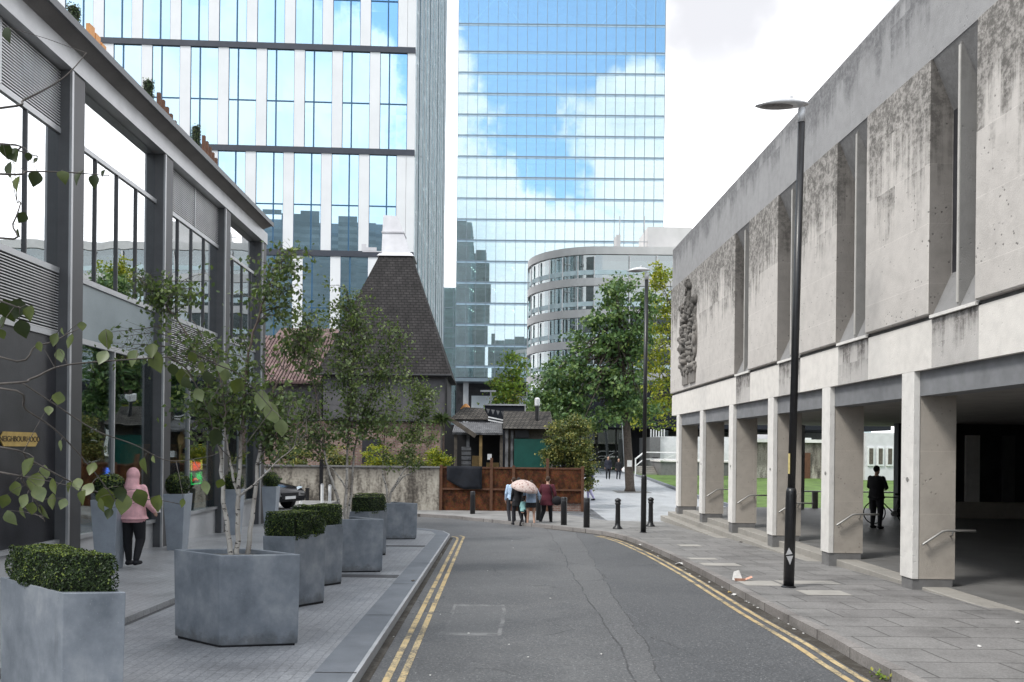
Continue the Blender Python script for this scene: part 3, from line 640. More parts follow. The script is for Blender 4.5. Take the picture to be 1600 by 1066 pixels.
for bi in range(5):
    y0 = cols[bi]+CW; y1 = cols[bi+1]-.01; kind = 'louvre' if bi in (1, 3) else 'glass'
    def rail(z, h=.085, nm='transom', mt='steell', proud=.04):
        q = MB(); q.box(GX-.03, GX+proud, y0, y1, z-h/2, z+h/2); return q.build(nm, M[mt], L)
    rail(7.43); rail(5.0, .10); rail(3.88, .10)
    wo_ = pane('upper_window', glassU, y0, y1, 5.05, 7.388, L)
    q = MB(); yy = y0+.82
    while yy < y1-.2:
        q.box(GX-.02, GX+.035, yy-.02, yy+.02, 5.05, 7.388); q.box(GX+.035, GX+.04, yy-.012, yy+.012, 5.05, 7.388); yy += .86
    q.build('mullions', M['steelm'], wo_)
    rb = MB(); rb.box(-9.6, -9.5, y0, y1, 4.97, 8.5); rb.build('room_wall', M['steelm'], L)
    if kind == 'louvre':
        louvre(y0, y1, 7.475, 8.49); louvre(y0, y1, 3.935, 4.945)
        q = MB(); ym = (y0+y1)/2+.05; q.box(GX-.02, GX+.045, ym-.025, ym+.025, 7.475, 8.49); q.build('louvre_post', M['steell'], L)
    else:
        pane('clerestory_window', glassU, y0, y1, 7.475, 8.49, L)
        pane('spandrel_panel', M['frosted'], y0, y1, 3.935, 4.945, L)
    ym = y0+1.6
    if bi == 1:
        pane('dark_shopfront', M['darkwall'], y0, y1, .3, 3.83, L)
    else:
        so = pane('shop_window', glassG, y0, y1, .3, 3.83, L)
        q = MB(); q.box(GX-.02, GX+.05, ym-.022, ym+.022, .3, 3.83); q.build('window_post', M['steell'], so)
    rail(.28, .07, 'window_ledge', 'steell', .09)
    q = MB(); q.box(GX-.05, GX+.03, y0, y1, -.75, .243); q.build('base_panel', M['palepanel'], L)
# orange timber lining and shelving inside the shop
for ya, yb in ((16.6, 18.4), (19.2, 22.2), (23.2, 25.2)):
    m = MB(); m.box(-8.5, -8.4, ya-1.0, yb-1.0, .35, 2.0); m.build('timber_lining', M['orange'], L)
m = MB(); m.box(-10.4, -9.6, 15, 25.2, -.25, .95); m.build('bar_counter', M['wood'], L)
# gold hexagon sign with dark lettering
S = thing('shop_sign', 'small gold hexagonal sign with dark lettering on the dark shopfront', 'sign', (GX+.02, 12.8, 2.05))
m = MB(); hx = [(12.26, 2.05), (12.36, 2.165), (13.22, 2.165), (13.32, 2.05), (13.22, 1.935), (12.36, 1.935)]
m.add([(GX+.01, y, z) for y, z in hx]+[(GX+.03, y, z) for y, z in hx], [(0, 1, 2, 3, 4, 5)[::-1], (6, 7, 8, 9, 10, 11)]+[(i, (i+1) % 6, 6+(i+1) % 6, 6+i) for i in range(6)]); m.build('sign_face', M['gold'], S)
RM = Matrix(((0, 0, 1, 0), (1, 0, 0, 0), (0, 1, 0, 0), (0, 0, 0, 1)))
text_mesh('lettering', 'NEIGHBOURHOOD', .125, M['darktext'], Matrix.Translation((GX+.032, 12.79, 2.05)) @ RM, S)
# neon signs in the windows
def neon(name, label, y, z, strokes):
    t = thing(name, label, 'neon sign', (-7.78, y, z))
    m = MB(); m.box(-7.86, -7.84, y-.02-strokes[0][2], y+.02+strokes[0][2], z-.36, z+.36); m.build('backboard', M['darkwall'], t)
    for pts, mt, _ in strokes:
        m = MB(); m.tube([(-7.8, y+a, z+b) for a, b in pts], .016, 6); m.build('neon_tube', mt, t)
blue = emit('neon_blue', (.08, .22, 1.), 2.6); red = emit('neon_red', (1., .13, .06), 2.2); grn = emit('neon_green', (.05, 1., .2), 1.4); yel = emit('neon_yellow', (1., .8, .15), 1.6); wht = emit('neon_white', (.8, .9, 1.), 1.6)
sq = [(.07*(-1)**k*(1-.02*k), .32-k*.05) for k in range(13)]
neon('neon_sign', 'blue vertical neon sign in the window beside the pink hooded walker', 16.25, 1.18, [(sq, blue, .14), ([(-.1, .33), (-.13, -.2), (-.06, -.34), (.06, -.34)], blue, .14), ([(.02, .2), (.05, -.1)], wht, .14)])
neon('neon_sign', 'red and green framed neon sign in the window by the round topiary', 21.0, 1.28, [([(-.36, .05), (-.36, .31)], yel, .4), ([(.36, .31), (.36, .05)], yel, .4), ([(-.36, 0), (-.36, -.31), (.36, -.31), (.36, 0)], grn, .4),
   ([(-.24, .26), (-.2, .05), (-.13, .26), (-.06, .05), (.0, .26), (.07, .06), (.14, .26), (.2, .05), (.24, .24)], red, .4), ([(-.2, -.22), (-.05, -.16), (.08, -.22)], red, .4), ([(.02, -.04), (.12, -.2), (.2, -.02), (.27, -.2)], grn, .4)])

# ------------------------------------------------------------------ far left: white panelled office
OX, OY, OK_ = -6.25, 61.0, .045
O = thing('office_block', 'tall office block with white fins and pale blue double height windows', 'building', (OX-15, OY, 0))
glassO = mk_glass('office_glazing', (.38, .66, .82), .74, (.66, .86, .98), 0, 0, .12, (OX, 1.43, .0, 3.9, .012) if False else (-6.25, 1.43, 0., 3.92, .010))
def OP(s, d, z): return (OX-s*1.0, OY-OK_*s+d, z)     # s metres to the left along the front, d metres deep
def obox(q, s0, s1, d0, d1, z0, z1):
    q.hexa([OP(s1, d0, z0), OP(s0, d0, z0), OP(s0, d1, z0), OP(s1, d1, z0), OP(s1, d0, z1), OP(s0, d0, z1), OP(s0, d1, z1), OP(s1, d1, z1)])
bandc0 = plain('rear_cladding', (.30, .34, .36), .4, .1, .5, .0); white = plain('white_cladding', (.76, .765, .77), .45, .04, .5, .02); bandm = plain('dark_floor_band', (.05, .055, .07), .4, .1, 2, .02); blueframe = plain('blue_grey_frame', (.03, .10, .19), .4, .1, 2, .02)
inner = plain('office_interior', (.17, .20, .22), .8, .35, .35, .0); ceilm = plain('office_ceiling', (.45, .5, .52), .8, .1, .5, .0)
OS = 30.0; zb = [1.0, 8.85, 16.72, 24.55, 32.38, 40.25, 48.1, 56.0, 60.0]
for r in range(len(zb)-1):
    z0 = zb[r]+.22; z1 = zb[r+1]-.22; zm = z0+(z1-z0)*.47
    m = MB(); obox(m, -.02, OS, -.12, .5, zb[r+1]-.22, zb[r+1]+.22); m.build('floor_band', bandm, O)
    A_row = (r % 2 == 1)
    s = 0.; first = .58 if A_row else 1.33
    m = MB()
    for a, b in ([(0, .57)] if A_row else [(0, .60), (.62, 1.32)]): obox(m, a, b, -.06, .3, z0, z1)
    m.build('cladding_panel', white, O); s = first
    while s < OS-2.9:
        wq = MB(); obox(wq, s, s+2.08, .02, .05, z0, z1); wo_ = wq.build('window', glassO, O)
        fm = MB(); mu = s+2.08*(.66 if A_row else .36)
        obox(fm, mu-.05, mu+.05, -.03, .02, z0, z1); obox(fm, s, s+2.08, -.02, .018, zm-.045, zm+.045)
        obox(fm, s, s+.035, -.03, .02, z0, z1); obox(fm, s+2.045, s+2.08, -.03, .02, z0, z1); fm.build('frame', blueframe, wo_)
        pn = MB(); obox(pn, s+2.08, s+2.08+.77, -.06, .3, z0, z1-.004); pn.build('cladding_panel', white, O)
        s += 2.85
    m = MB(); obox(m, .3, OS, .4, 6.2, zm-.28, zm+.06); obox(m, .3, OS, .5, 6.2, zb[r+1]-.3, zb[r+1]+.1); m.build('floor_slab', ceilm, O)
m = MB(); obox(m, .3, OS, 6.2, 6.5, 0, 59.9); m.build('core_wall', inner, O)
for r in (1, 2, 3):    # desks and blinds seen through the lower panes
    m = MB()
    for k in range(14):
        s = rnd.uniform(1, 26); z = zb[r]+.25
        obox(m, s, s+rnd.uniform(.6, 1.6), 1.0, 1.8, z, z+rnd.uniform(.7, 1.25))
    m.build('furniture', bandm, O)
m = MB(); obox(m, -.02, OS, -.1, 30, 60.0, 60.4); m.build('roof', bandm, O)
m = MB(); m.box(OX-36, OX-.1, OY+36.0, OY+36.3, 0, 59.9); m.build('back_wall', bandc0, O)
# right-hand flank: deep glass fins in front of a pale glass wall
finm = [plain('flank_fin_pale', (.80, .83, .84), .3, .08, 1, .02, .2), plain('flank_fin_teal', (.50, .62, .65), .25, .1, 1, .02, .4), plain('flank_fin_dark', (.22, .28, .31), .25, .1, 1, .02, .4)]
glassF = mk_glass('flank_glazing', (.55, .72, .76), .6, (.85, .95, .97), .05, 0, .3)
m = MB(); m.box(OX-.3, OX-.2, OY+.4, OY+36, 0, 59.9); fo = m.build('flank_glazing', glassF, O)
m = MB(); m.box(OX-6, OX-5.7, OY+.4, OY+36, 0, 59.9); 
for z in [k*3.93 for k in range(16)]: m.box(OX-5.7, OX-.4, OY+.5, OY+36, z-.2, z+.2)
m.build('flank_floors', inner, O)
m = MB()
for k in range(44):
    y = OY+.35+k*.82; m.cur = (0, 1, 0, 2, 0, 1)[k % 6]; m.box(OX-.2, OX+(.06, .02, .09, .12)[k % 4], y-.05, y+.05, .5, 59.9)
fo2 = m.build('flank_fins', finm, O); 
m = MB()
for z in [k*3.93+.9 for k in range(16)]: m.box(OX-.22, OX-.02, OY+.4, OY+36, z-.07, z+.07)
m.build('flank_rails', finm[0], O)

# ------------------------------------------------------------------ centre: glass office tower
TY = 150.0; TX0, TX1 = -7.25, 31.7
T = thing('glass_tower', 'tall blue glass office tower mirroring clouds in the centre', 'building', (12, TY, 0))
glassT = mk_glass('tower_glazing', (.62, .82, .84), .50, (.90, .985, 1.0), 0, 0, .2, (-7.25, 1.8548, 76.8, 3.95, .007))
tz_ = [15.3, 17.55]+[76.8-3.95*k for k in range(14, -1, -1)]+[82.0, 92.0]
frameT = plain('tower_mullion', (.20, .25, .29), .4, .1, 1, .0, .3); spand = plain('tower_blind', (.74, .79, .81), .7, .08, .5, 0); intT = plain('tower_interior', (.36, .45, .46), .8, .5, .22, .0); intD = plain('tower_core_dark', (.12, .16, .165), .8, .4, .3, 0)
frostT = plain('tower_frosted_band', (.36, .50, .60), .12, .08, .5, 0, 0, .7)
litm = emit('office_strip_light', (1., .93, .78), 3.0)
for i in range(len(tz_)-1):
    z0, z1 = tz_[i], tz_[i+1]
    q = MB(); q.box(TX0, TX1, TY, TY+.06, z0+.05, z1-.05); st = q.build('storey_glazing', glassT, T)
    q = MB(); q.box(TX0, TX1, TY-.10, TY+.02, z1-.07, z1+.07); x = TX0
    bq = MB(); bq.box(TX0, TX1, TY-.04, TY-.005, z1-.40, z1-.08); bq.build('spandrel_band', frostT, st)
    while x <= TX1+.01:
        q.box(x-.035, x+.035, TY-.12, TY, z0+.07, z1-.07); x += (TX1-TX0)/21
    q.build('mullion_grid', frameT, st)
    q = MB(); q.box(TX0+.2, TX1-.2, TY+.6, TY+14, z1-.45, z1-.02); q.build('floor_slab', intT, st)
    if z1 < 78:
        q = MB(); x = TX0+.5
        q.box(TX0+.6, TX1-.4, TY+.35, TY+.5, z1-1.05, z1-.5); q.build('spandrel_strip', spand, st)
        q = MB(); x = TX0+1
        while x < TX1-2:
            wdt = rnd.uniform(1.2, 4.5); hh = rnd.uniform(.5, 1.6)
            if rnd.random() < .7: q.box(x, x+wdt, TY+rnd.uniform(2, 5), TY+rnd.uniform(5.5, 7), z0+.05, z0+.1+hh)
            x += wdt+rnd.uniform(.3, 2)
        q.build('furniture', intD, st)
    if z0 < 34:
        q = MB()
        for k in range(7 if z0 < 28 else 3):
            if rnd.random() < .3: continue
            x = TX0+2.3+k*4.0+rnd.uniform(-.3, .3)
            for j in range(4): q.box(x+j*.32, x+j*.32+.13, TY+1.2+j*1.7, TY+2.1+j*1.7, z1-.52, z1-.47)
        q.build('ceiling_lights', litm, st)
q = MB(); q.box(TX0+.3, TX1-.3, TY+9, TY+9.4, 0, 77); q.box(TX0, TX1, TY+14, TY+30, 0, 92); q.build('core_wall', intT, T)
q = MB(); q.box(TX0, TX0+.25, TY+.1, TY+14, 15.3, 92); q.box(TX1-.25, TX1, TY+.1, TY+14, 15.3, 92); q.build('side_wall', intT, T)
q = MB(); q.box(TX0, TX1, TY-.02, TY+14, 14.6, 15.25); q.build('soffit', frameT, T)
for k in range(6):
    q = MB(); x = TX0+2+k*7.2; q.box(x-.5, x+.5, TY+1.5, TY+2.5, -.6, 14.6); q.build('entrance_column', M['steell'], T)
q = MB(); q.box(TX0, TX1, TY+5, TY+5.2, -.6, 14.6); q.build('entrance_glazing', M['darkwall'], T)
q = MB(); q.box(TX0+3, TX1-6, TY+4.6, TY+4.9, 9.4, 12.2); q.box(TX0+1, TX1-9, TY+4.6, TY+4.9, 5.4, 6.8); q.build('entrance_panels', spand, T)
for s in (0, 1):
    q = MB(); xa = TX0+1.5 if s == 0 else TX1-1.5; dx = 1 if s == 0 else -1
    q.bar((xa, TY+2, 82.2), (xa+dx*6, TY+2, 88.5), .25, .25); q.bar((xa, TY+2, 82), (xa, TY+2, 91), .5, .5); q.bar((xa+dx*6, TY+2, 88.5), (xa+dx*11, TY+2, 82.2), .2, .2); q.build('crown_brace', spand, T)
W = thing('glass_wing', 'low glass wing at the foot of the tower, left of it', 'building', (-11, 158, 0))
q = MB(); q.box(-16, TX0-.3, 157, 157.06, 3, 33.6); q.build('glazing', mk_glass('wing_glazing', (.66, .82, .82), .34, (.86, .95, .96), 0, 0, .2), W)
q = MB()
for k in range(9): q.box(-16, TX0-.3, 156.9, 157.02, 33.6-k*3.95-.08, 33.6-k*3.95+.08)
for k in range(5): q.box(-15.5+k*1.85, -15.4+k*1.85, 156.88, 157.0, 3, 33.5)
q.build('mullion_grid', frameT, W)
q = MB()
for k in range(9): q.box(-16, TX0-.5, 157.3, 168, 33.2-k*3.95-.45, 33.55-k*3.95)
q.box(-16, TX0-.5, 168, 168.4, 0, 33); q.build('floors', intT, W)
q = MB()
for k in (0, 1):
    for j in range(5): q.box(-12.4+j*.35, -12.1+j*.35, 158.5+j*1.6, 159.4+j*1.6, 33.2-k*3.95-.5, 33.2-k*3.95-.46)
q.build('ceiling_lights', litm, W)

# ------------------------------------------------------------------ curved banded office behind the trees
CYY = 94.0; cx0, rad = 4.25, 8.5
C = thing('curved_office', 'pale curved office with bands of dark windows behind the green tree', 'building', (13, CYY+8, 0))
def curve_plan(r, n=24):
    pts = []
    for k in range(n+1):
        a = math.radians(112)+math.radians(158)*k/n; pts.append((cx0+rad+r*math.cos(a), CYY+rad+r*math.sin(a)))
    pts.append((cx0+rad+32, CYY+rad-r)); return pts
def wallband(q, r0, r1, z0, z1):
    A_ = curve_plan(r0); B_ = curve_plan(r1); q.prism(A_+B_[::-1], z0, z1)
bandc = plain('pale_stone_cladding', (.60, .585, .575), .6, .06, .8, .05); winc = mk_glass('curved_glazing', (.35, .42, .42), .28, (.9, .96, .97), 0, 0, .35); blind = plain('window_blind', (.60, .72, .75), .7, .1, .6, 0)
for k in range(7):
    zt = 26.0-k*3.72
    q = MB(); wallband(q, rad, rad-.4, zt-.92, zt); q.build('cladding_band', bandc, C)
    q = MB(); wallband(q, rad-.22, rad-.3, zt-3.72, zt-.92); wo_ = q.build('window_band', winc, C)
    q = MB(); wallband(q, rad-.16, rad-.3, zt-3.3, zt-2.75)
    wallband(q, rad-.30, rad-.5, zt-1.62, zt-1.06); q.build('blind_strip', blind, wo_)
    pl = curve_plan(rad-.02); q = MB()
    for (xa, ya) in pl[1:-1:2]+[(cx0+rad+3.2*j, CYY) for j in range(1, 8)]:
        q = MB(); q.box(xa-.06, xa+.06, ya-.05, ya+.12, zt-3.72, zt-1.05); q.build('window_post', M['white'], wo_)
    q = MB(); pts = curve_plan(rad-1.1)
    for j in range(26):
        t = rnd.uniform(1, len(pts)-2.01); a = int(t); f_ = t-a; xa = pts[a][0]*(1-f_)+pts[a+1][0]*f_; ya = pts[a][1]*(1-f_)+pts[a+1][1]*f_
        wd = rnd.uniform(.15, .6); q.box(xa-wd, xa+wd, ya-.1, ya+.1, zt-3.3, zt-rnd.uniform(1.2, 2.2))
    q.build('curtains', blind if k % 2 else spand, wo_)
q = MB(); q.prism(curve_plan(rad-3.2)+[(cx0+40, CYY+40)], -.4, 25.5); q.build('inner_core', M['black'], C)
q = MB(); q.prism(curve_plan(rad-.6)+[(cx0+40, CYY+40)], 25.5, 25.7); q.build('roof', bandc, C)
RP = thing('roof_plant_room', 'white plant room with masts on the roof of the curved office', 'plant room', (18, 100, 25.7))
q = MB(); q.box(14.8, 15.3, 97, 99, 25.7, 28.2); q.box(18.6, 24, 97, 103, 25.7, 29.2); q.build('housing', bandc, RP)
q = MB(); q.bar((15.3, 97.2, 27.4), (18.6, 97.2, 27.4), .08, .08); q.bar((15.3, 97.2, 26.7), (18.6, 97.2, 26.7), .08, .08); q.tube([(15.2, 97.1, 25.7), (15.2, 97.1, 30.5)], .06); q.tube([(18.2, 97.1, 25.7), (18.2, 97.1, 30.5)], .06); q.build('railing', M['steell'], RP)

# city blocks far behind the camera (they are what the lower panes reflect)
cityw = plain('city_cladding', (.17, .195, .20), .7, .25, .05, .0); cityg = plain('city_windows', (.13, .155, .16), .4, .2, .1, .0)
for i, (xa, xb, h) in enumerate(((-190, -98, 96), (-95, -24, 122), (-20, -5, 150), (-2, 55, 86), (58, 170, 95))):
    lab = ['wide grey city block far behind the street', 'mid height city block left of the slim tower behind the street', 'slim tall grey tower far behind the street', 'broad low city block right of the slim tower behind the street', 'wide city block at far right behind the street'][i]
    t = thing('city_block', lab, 'building', ((xa+xb)/2, -300, 0))
    q = MB(); q.box(xa, xb, -330, -300, -2, h); q.build('wall', cityw, t)
    q = MB()
    for k in range(int(h/4)-1): q.box(xa+1, xb-1, -300.0, -299.9, 3+k*4, 5+k*4)
    q.build('window_band', cityg, t)
# ------------------------------------------------------------------ centre: old pub with a pyramid roof, yard and fence
WY = 34.0
def gz(y, d=0): return road_z(y)+d
def part(parent, name, mat, fn, smooth=False):
    q = MB(); fn(q); return q.build(name, mat, parent, smooth)
t = thing('boundary_wall', 'water stained rendered wall left of the rusty fence', 'wall', (-8, WY+.15, -.8))
part(t, 'wall_body', M['wall'], lambda q: q.box(-24, -2.28, WY, WY+.28, -1, 1.12))
part(t, 'coping', M['plinth'], lambda q: q.box(-24, -2.25, WY-.04, WY+.32, 1.122, 1.19))
U = thing('pub', 'old brick pub with a steep slate pyramid roof and white cowl', 'building', (-5.6, 43, -.75))
ex0, ex1, ey0, ey1 = -8.9, -2.15, 40.0, 46.75
part(U, 'brick_wall', M['brick'], lambda q: q.box(-14, -2.55, 40.3, 49, -1, 3.35))
part(U, 'rendered_wall', M['render'], lambda q: q.box(-8.6, -2.45, 40.22, 46.5, 3.352, 5.62))
part(U, 'gutter', M['blackmetal'], lambda q: (q.tube([(-14, 40.15, 3.33), (-2.4, 40.15, 3.33)], .07, 8), q.tube([(-9, 39.95, 5.62), (-2.1, 39.95, 5.62)], .07, 8)))
part(U, 'downpipe', M['blackmetal'], lambda q: q.tube([(-2.38, 40.1, 5.6), (-2.38, 40.1, -.6)], .06, 8))
tx0, tx1, ty0, ty1, tzp = -6.15, -4.42, 42.4, 44.2, 12.2
def pyr(q):
    q.hexa([(ex0, ey0, 5.66), (ex1, ey0, 5.66), (ex1, ey1, 5.66), (ex0, ey1, 5.66), (tx0, ty0, tzp), (tx1, ty0, tzp), (tx1, ty1, tzp), (tx0, ty1, tzp)])
rf = part(U, 'slate_roof', M['slate'], pyr)
def cowl(q):
    q.hexa([(tx0-.12, ty0-.1, tzp-.02), (tx1+.12, ty0-.1, tzp-.02), (tx1+.12, ty1+.1, tzp-.02), (tx0-.12, ty1+.1, tzp-.02), (tx0+.02, ty0+.05, tzp+.16), (tx1-.02, ty0+.05, tzp+.16), (tx1-.02, ty1-.05, tzp+.16), (tx0+.02, ty1-.05, tzp+.16)])
    q.hexa([(tx0+.1, ty0+.1, tzp+.16), (tx1-.1, ty0+.1, tzp+.16), (tx1-.1, ty1-.1, tzp+.16), (tx0+.1, ty1-.1, tzp+.16), (tx0+.1, ty0+.35, tzp+1.3), (tx1-.5, ty0+.35, tzp+1.3), (tx1-.5, ty1-.3, tzp+1.3), (tx0+.1, ty1-.3, tzp+1.3)])
    q.hexa([(tx0+.1, ty0+.35, tzp+1.38), (tx1-.5, ty0+.35, tzp+1.38), (tx1-.5, ty1-.3, tzp+1.38), (tx0+.1, ty1-.3, tzp+1.38), (tx0+.12, ty0+.5, tzp+2.3), (tx1-.85, ty0+.5, tzp+2.25), (tx1-.85, ty1-.5, tzp+2.25), (tx0+.12, ty1-.5, tzp+2.3)])
    q.box(tx0+.06, tx1-.45, ty0+.3, ty1-.26, tzp+1.302, tzp+1.378)
cw = part(rf, 'cowl', M['cowl'], cowl)
wv = part(rf, 'weather_vane', M['cowl'], lambda q: (q.bar((tx0-.9, ty0, tzp+.2), (tx0+.1, ty0, tzp+.2), .05, .05), q.box(tx0-.95, tx0-.15, ty0-.02, ty0+.02, tzp+.24, tzp+.42), q.box(tx0-.95, tx0-.7, ty0-.02, ty0+.02, tzp+.42, tzp+.6)))
# lower wing with a red tin roof
part(U, 'wing_wall', M['render'], lambda q: q.box(-17, -8.9, 41.2, 48, 3.352, 5.5))
def tin(q):
    n = 46
    for i in range(n):
        x0 = -17+i*8.2/n; q.hexa([(x0, 40.7, 5.25), (x0+.12, 40.7, 5.25), (x0+.12, 45.5, 8.2), (x0, 45.5, 8.2), (x0, 40.7, 5.36), (x0+.12, 40.7, 5.36), (x0+.12, 45.5, 8.31), (x0, 45.5, 8.31)])
    q.hexa([(-17, 40.72, 5.2), (-8.8, 40.72, 5.2), (-8.8, 45.5, 8.15), (-17, 45.5, 8.15), (-17, 40.72, 5.28), (-8.8, 40.72, 5.28), (-8.8, 45.5, 8.23), (-17, 45.5, 8.23)])
part(U, 'tin_roof', M['redroof'], tin)
part(U, 'rear_gable', M['redroof'], lambda q: q.hexa([(-13, 46, 8), (-8.2, 46, 8), (-8.2, 52, 8), (-13, 52, 8), (-13, 48.6, 9.2), (-9.6, 48.6, 9.2), (-9.6, 49.4, 9.2), (-13, 49.4, 9.2)]))
part(U, 'pub_window', M['darkwall'], lambda q: q.box(-6.6, -5.7, 40.2, 40.297, 1.2, 2.4))
# lean-to with tin roof, hung with ropes and bunting
H = thing('lean_to', 'dark open timber lean-to with a grey tin roof beside the pub', 'shed', (-1.2, 38.5, -.75))
def lt(q):
    n = 24
    for i in range(n):
        x0 = -1.9+i*2.35/n; q.hexa([(x0, 37.2, 2.68), (x0+.05, 37.2, 2.68), (x0+.05, 40, 3.25), (x0, 40, 3.25), (x0, 37.2, 2.73), (x0+.05, 37.2, 2.73), (x0+.05, 40, 3.3), (x0, 40, 3.3)])
    q.hexa([(-1.9, 37.22, 2.62), (.45, 37.22, 2.62), (.45, 40, 3.19), (-1.9, 40, 3.19), (-1.9, 37.22, 2.70), (.45, 37.22, 2.70), (.45, 40, 3.27), (-1.9, 40, 3.27)])
part(H, 'tin_roof', M['tin'], lt)
for xx in (-1.75, -1.17, -.57, .4): part(H, 'post', M['palewood'] if xx == -.57 else (M['tin'] if xx == -1.17 else M['wood']), lambda q: q.box(xx-.07, xx+.07, 37.4, 37.54, -.8, 2.6))
part(H, 'beam', M['wood'], lambda q: q.bar((-2.1, 37.0, 3.4), (-.8, 37.0, 2.55), .14, .2))
part(H, 'back_wall', M['black'], lambda q: q.box(-2.4, .5, 39.8, 39.9, -.8, 3.15))
part(H, 'counter', M['palewood'], lambda q: (q.box(-.98, -.5, 37.7, 38.2, -.8, 1.62), q.box(-.3, .3, 38, 38.4, -.8, 1.3)))
part(H, 'notice', M['white'], lambda q: (q.box(-.25, -.05, 37.38, 37.4, 1.45, 1.72),))
part(H, 'stacked_shelf', M['tin'], lambda q: [q.box(-1.46, -1.02, 37.2, 37.38, 1.0+k*.22, 1.17+k*.22) for k in range(5)])
part(H, 'upper_roof', M['hutroof'], lambda q: q.hexa([(-2.2, 40.1, 3.45), (-.15, 40.1, 3.45), (-.15, 43, 3.45), (-2.2, 43, 3.45), (-1.5, 41, 4.1), (-.5, 41, 4.05), (-.5, 42, 4.05), (-1.5, 42, 4.1)]))
part(H, 'fairy_light_rail', M['white'], lambda q: (q.bar((-.25, 39.7, 3.4), (.5, 39.7, 3.27), .04, .06), q.bar((-.25, 39.7, 3.55), (.5, 39.7, 3.4), .04, .06)))
part(H, 'bunting', M['tin'], lambda q: [q.add([(-.35+k*.25, 39.95, 3.98-k*.04), (-.17+k*.25, 39.95, 3.95-k*.04), (-.26+k*.25, 39.95, 3.72-k*.04), (-.35+k*.25, 39.99, 3.98-k*.04), (-.17+k*.25, 39.99, 3.95-k*.04), (-.26+k*.25, 39.99, 3.72-k*.04)], [(0, 1, 2), (5, 4, 3), (0, 3, 4, 1), (1, 4, 5, 2), (2, 5, 3, 0)]) for k in range(4)])
K = thing('timber_hut', 'timber hut with shingle roof and green hoarding behind the fence', 'hut', (2.6, 38, -.75))
part(K, 'shingle_roof', M['hutroof'], lambda q: q.hexa([(.48, 37.1, 2.92), (2.85, 37.1, 2.92), (2.85, 41, 2.92), (.48, 41, 2.92), (.52, 38.9, 3.82), (2.8, 38.9, 3.82), (2.8, 39.2, 3.82), (.52, 39.2, 3.82)]))
part(K, 'hut_wall', M['wood'], lambda q: q.box(.6, 2.75, 37.6, 40.6, -.8, 2.91))
part(K, 'green_hoarding', M['green'], lambda q: q.box(1.0, 2.7, 37.3, 37.4, -.8, 2.45))
part(K, 'hut_window', M['darkwall'], lambda q: q.box(1.05, 1.7, 37.52, 37.598, 2.5, 2.85))
part(K, 'corner_post', M['tin'], lambda q: (q.box(.58, .72, 37.38, 37.58, -.8, 2.9), q.box(.84, .96, 37.42, 37.58, -.8, 2.85)))
fl = part(K, 'flue', M['blackmetal'], lambda q: q.tube([(2.1, 38, 3.1), (2.1, 38, 4.02)], .10, 10))
part(fl, 'flue_cap', M['lampgrey'], lambda q: q.lathe((2.1, 38, 4.02), [(.10, 0), (.13, .04), (.13, .34), (.08, .40), (.02, .42)], 10))
D = thing('dark_sign_box', 'flat dark roof box with a pale edge above the huts', 'roof box', (2, 44, 3))
part(D, 'box', M['cloth'], lambda q: q.box(-.46, 1.75, 44, 47, -.6, 4.38)); part(D, 'pale_edge', M['steell'], lambda q: (q.box(-.5, 1.8, 43.93, 43.998, 4.36, 4.44), q.box(1.74, 1.79, 43.94, 44, 3.9, 4.36)))
t = thing('flood_light_post', 'thin pale post with a crossbar rising above the huts', 'post', (0.5, 46, -.7)); part(t, 'pole', M['steell'], lambda q: q.tube([(-.15, 46, -.7), (-.15, 46, 5.3)], .04, 6)); part(t, 'crossbar', M['steell'], lambda q: q.bar((-.75, 46, 5.3), (.15, 46, 5.3), .1, .1))
t = thing('patio_umbrella', 'small orange folded parasol over the yard beside the pub', 'parasol', (-1.7, 43.5, -.6)); part(t, 'pole', M['wood'], lambda q: q.tube([(-1.5, 43.5, -.7), (-1.5, 43.5, 4.3)], .03, 6)); part(t, 'canopy', M['orange'], lambda q: q.lathe((-1.5, 43.5, 4.12), [(.3, 0), (.2, .16), (.08, .28), (.02, .3)], 8))
# the rusty fence
N = thing('yard_fence', 'rusty brown board fence with posts in front of the pub yard', 'fence', (1, WY, -.75))
fx = [-2.2, -.05, 2.35, 3.85]; ftop = 1.16
for i in range(3):
    a, b = fx[i], fx[i+1]; bot = -.74 if i < 2 else -.30
    part(N, 'upper_board', M['rust'], lambda q: q.box(a+.05, b-.05, WY+.03, WY+.07, .25, ftop-.04)); part(N, 'lower_board', M['rust'], lambda q: q.box(a+.05, b-.05, WY+.034, WY+.074, bot, .243))
    part(N, 'top_rail', M['rustpost'], lambda q: q.box(a+.05, b-.05, WY-.0, WY+.1, ftop-.04, ftop+.03))
    part(N, 'mid_rail', M['rustpost'], lambda q: q.box(a+.05, b-.05, WY-.02, WY+.028, .2, .28))
for i, x in enumerate(fx+[.9]): part(N, 'post', M['rustpost'], lambda q: q.box(x-.06, x+.06, WY-.03, WY+.09, -.78, ftop+(.42 if i in (1, 2) else .1)))
part(N, 'low_wall', M['brick'], lambda q: q.box(2.42, 3.95, WY+.1, WY+.35, -.9, -.24))
c = MB(); NX, NZ = 10, 7
pts = []
for iz in range(NZ+1):
    for ix in range(NX+1):
        fx_, fz_ = ix/NX, iz/NZ; low = .02+.45*max(0, .5-fx_)**1.2*2
        x = -1.95+1.5*fx_; z = 1.22-(1.0-low)*fz_; pts.append((x, WY-.07-.03*math.sin(fx_*9+fz_*3), z))
fr = [(iz*(NX+1)+ix, iz*(NX+1)+ix+1, (iz+1)*(NX+1)+ix+1, (iz+1)*(NX+1)+ix) for iz in range(NZ) for ix in range(NX)]
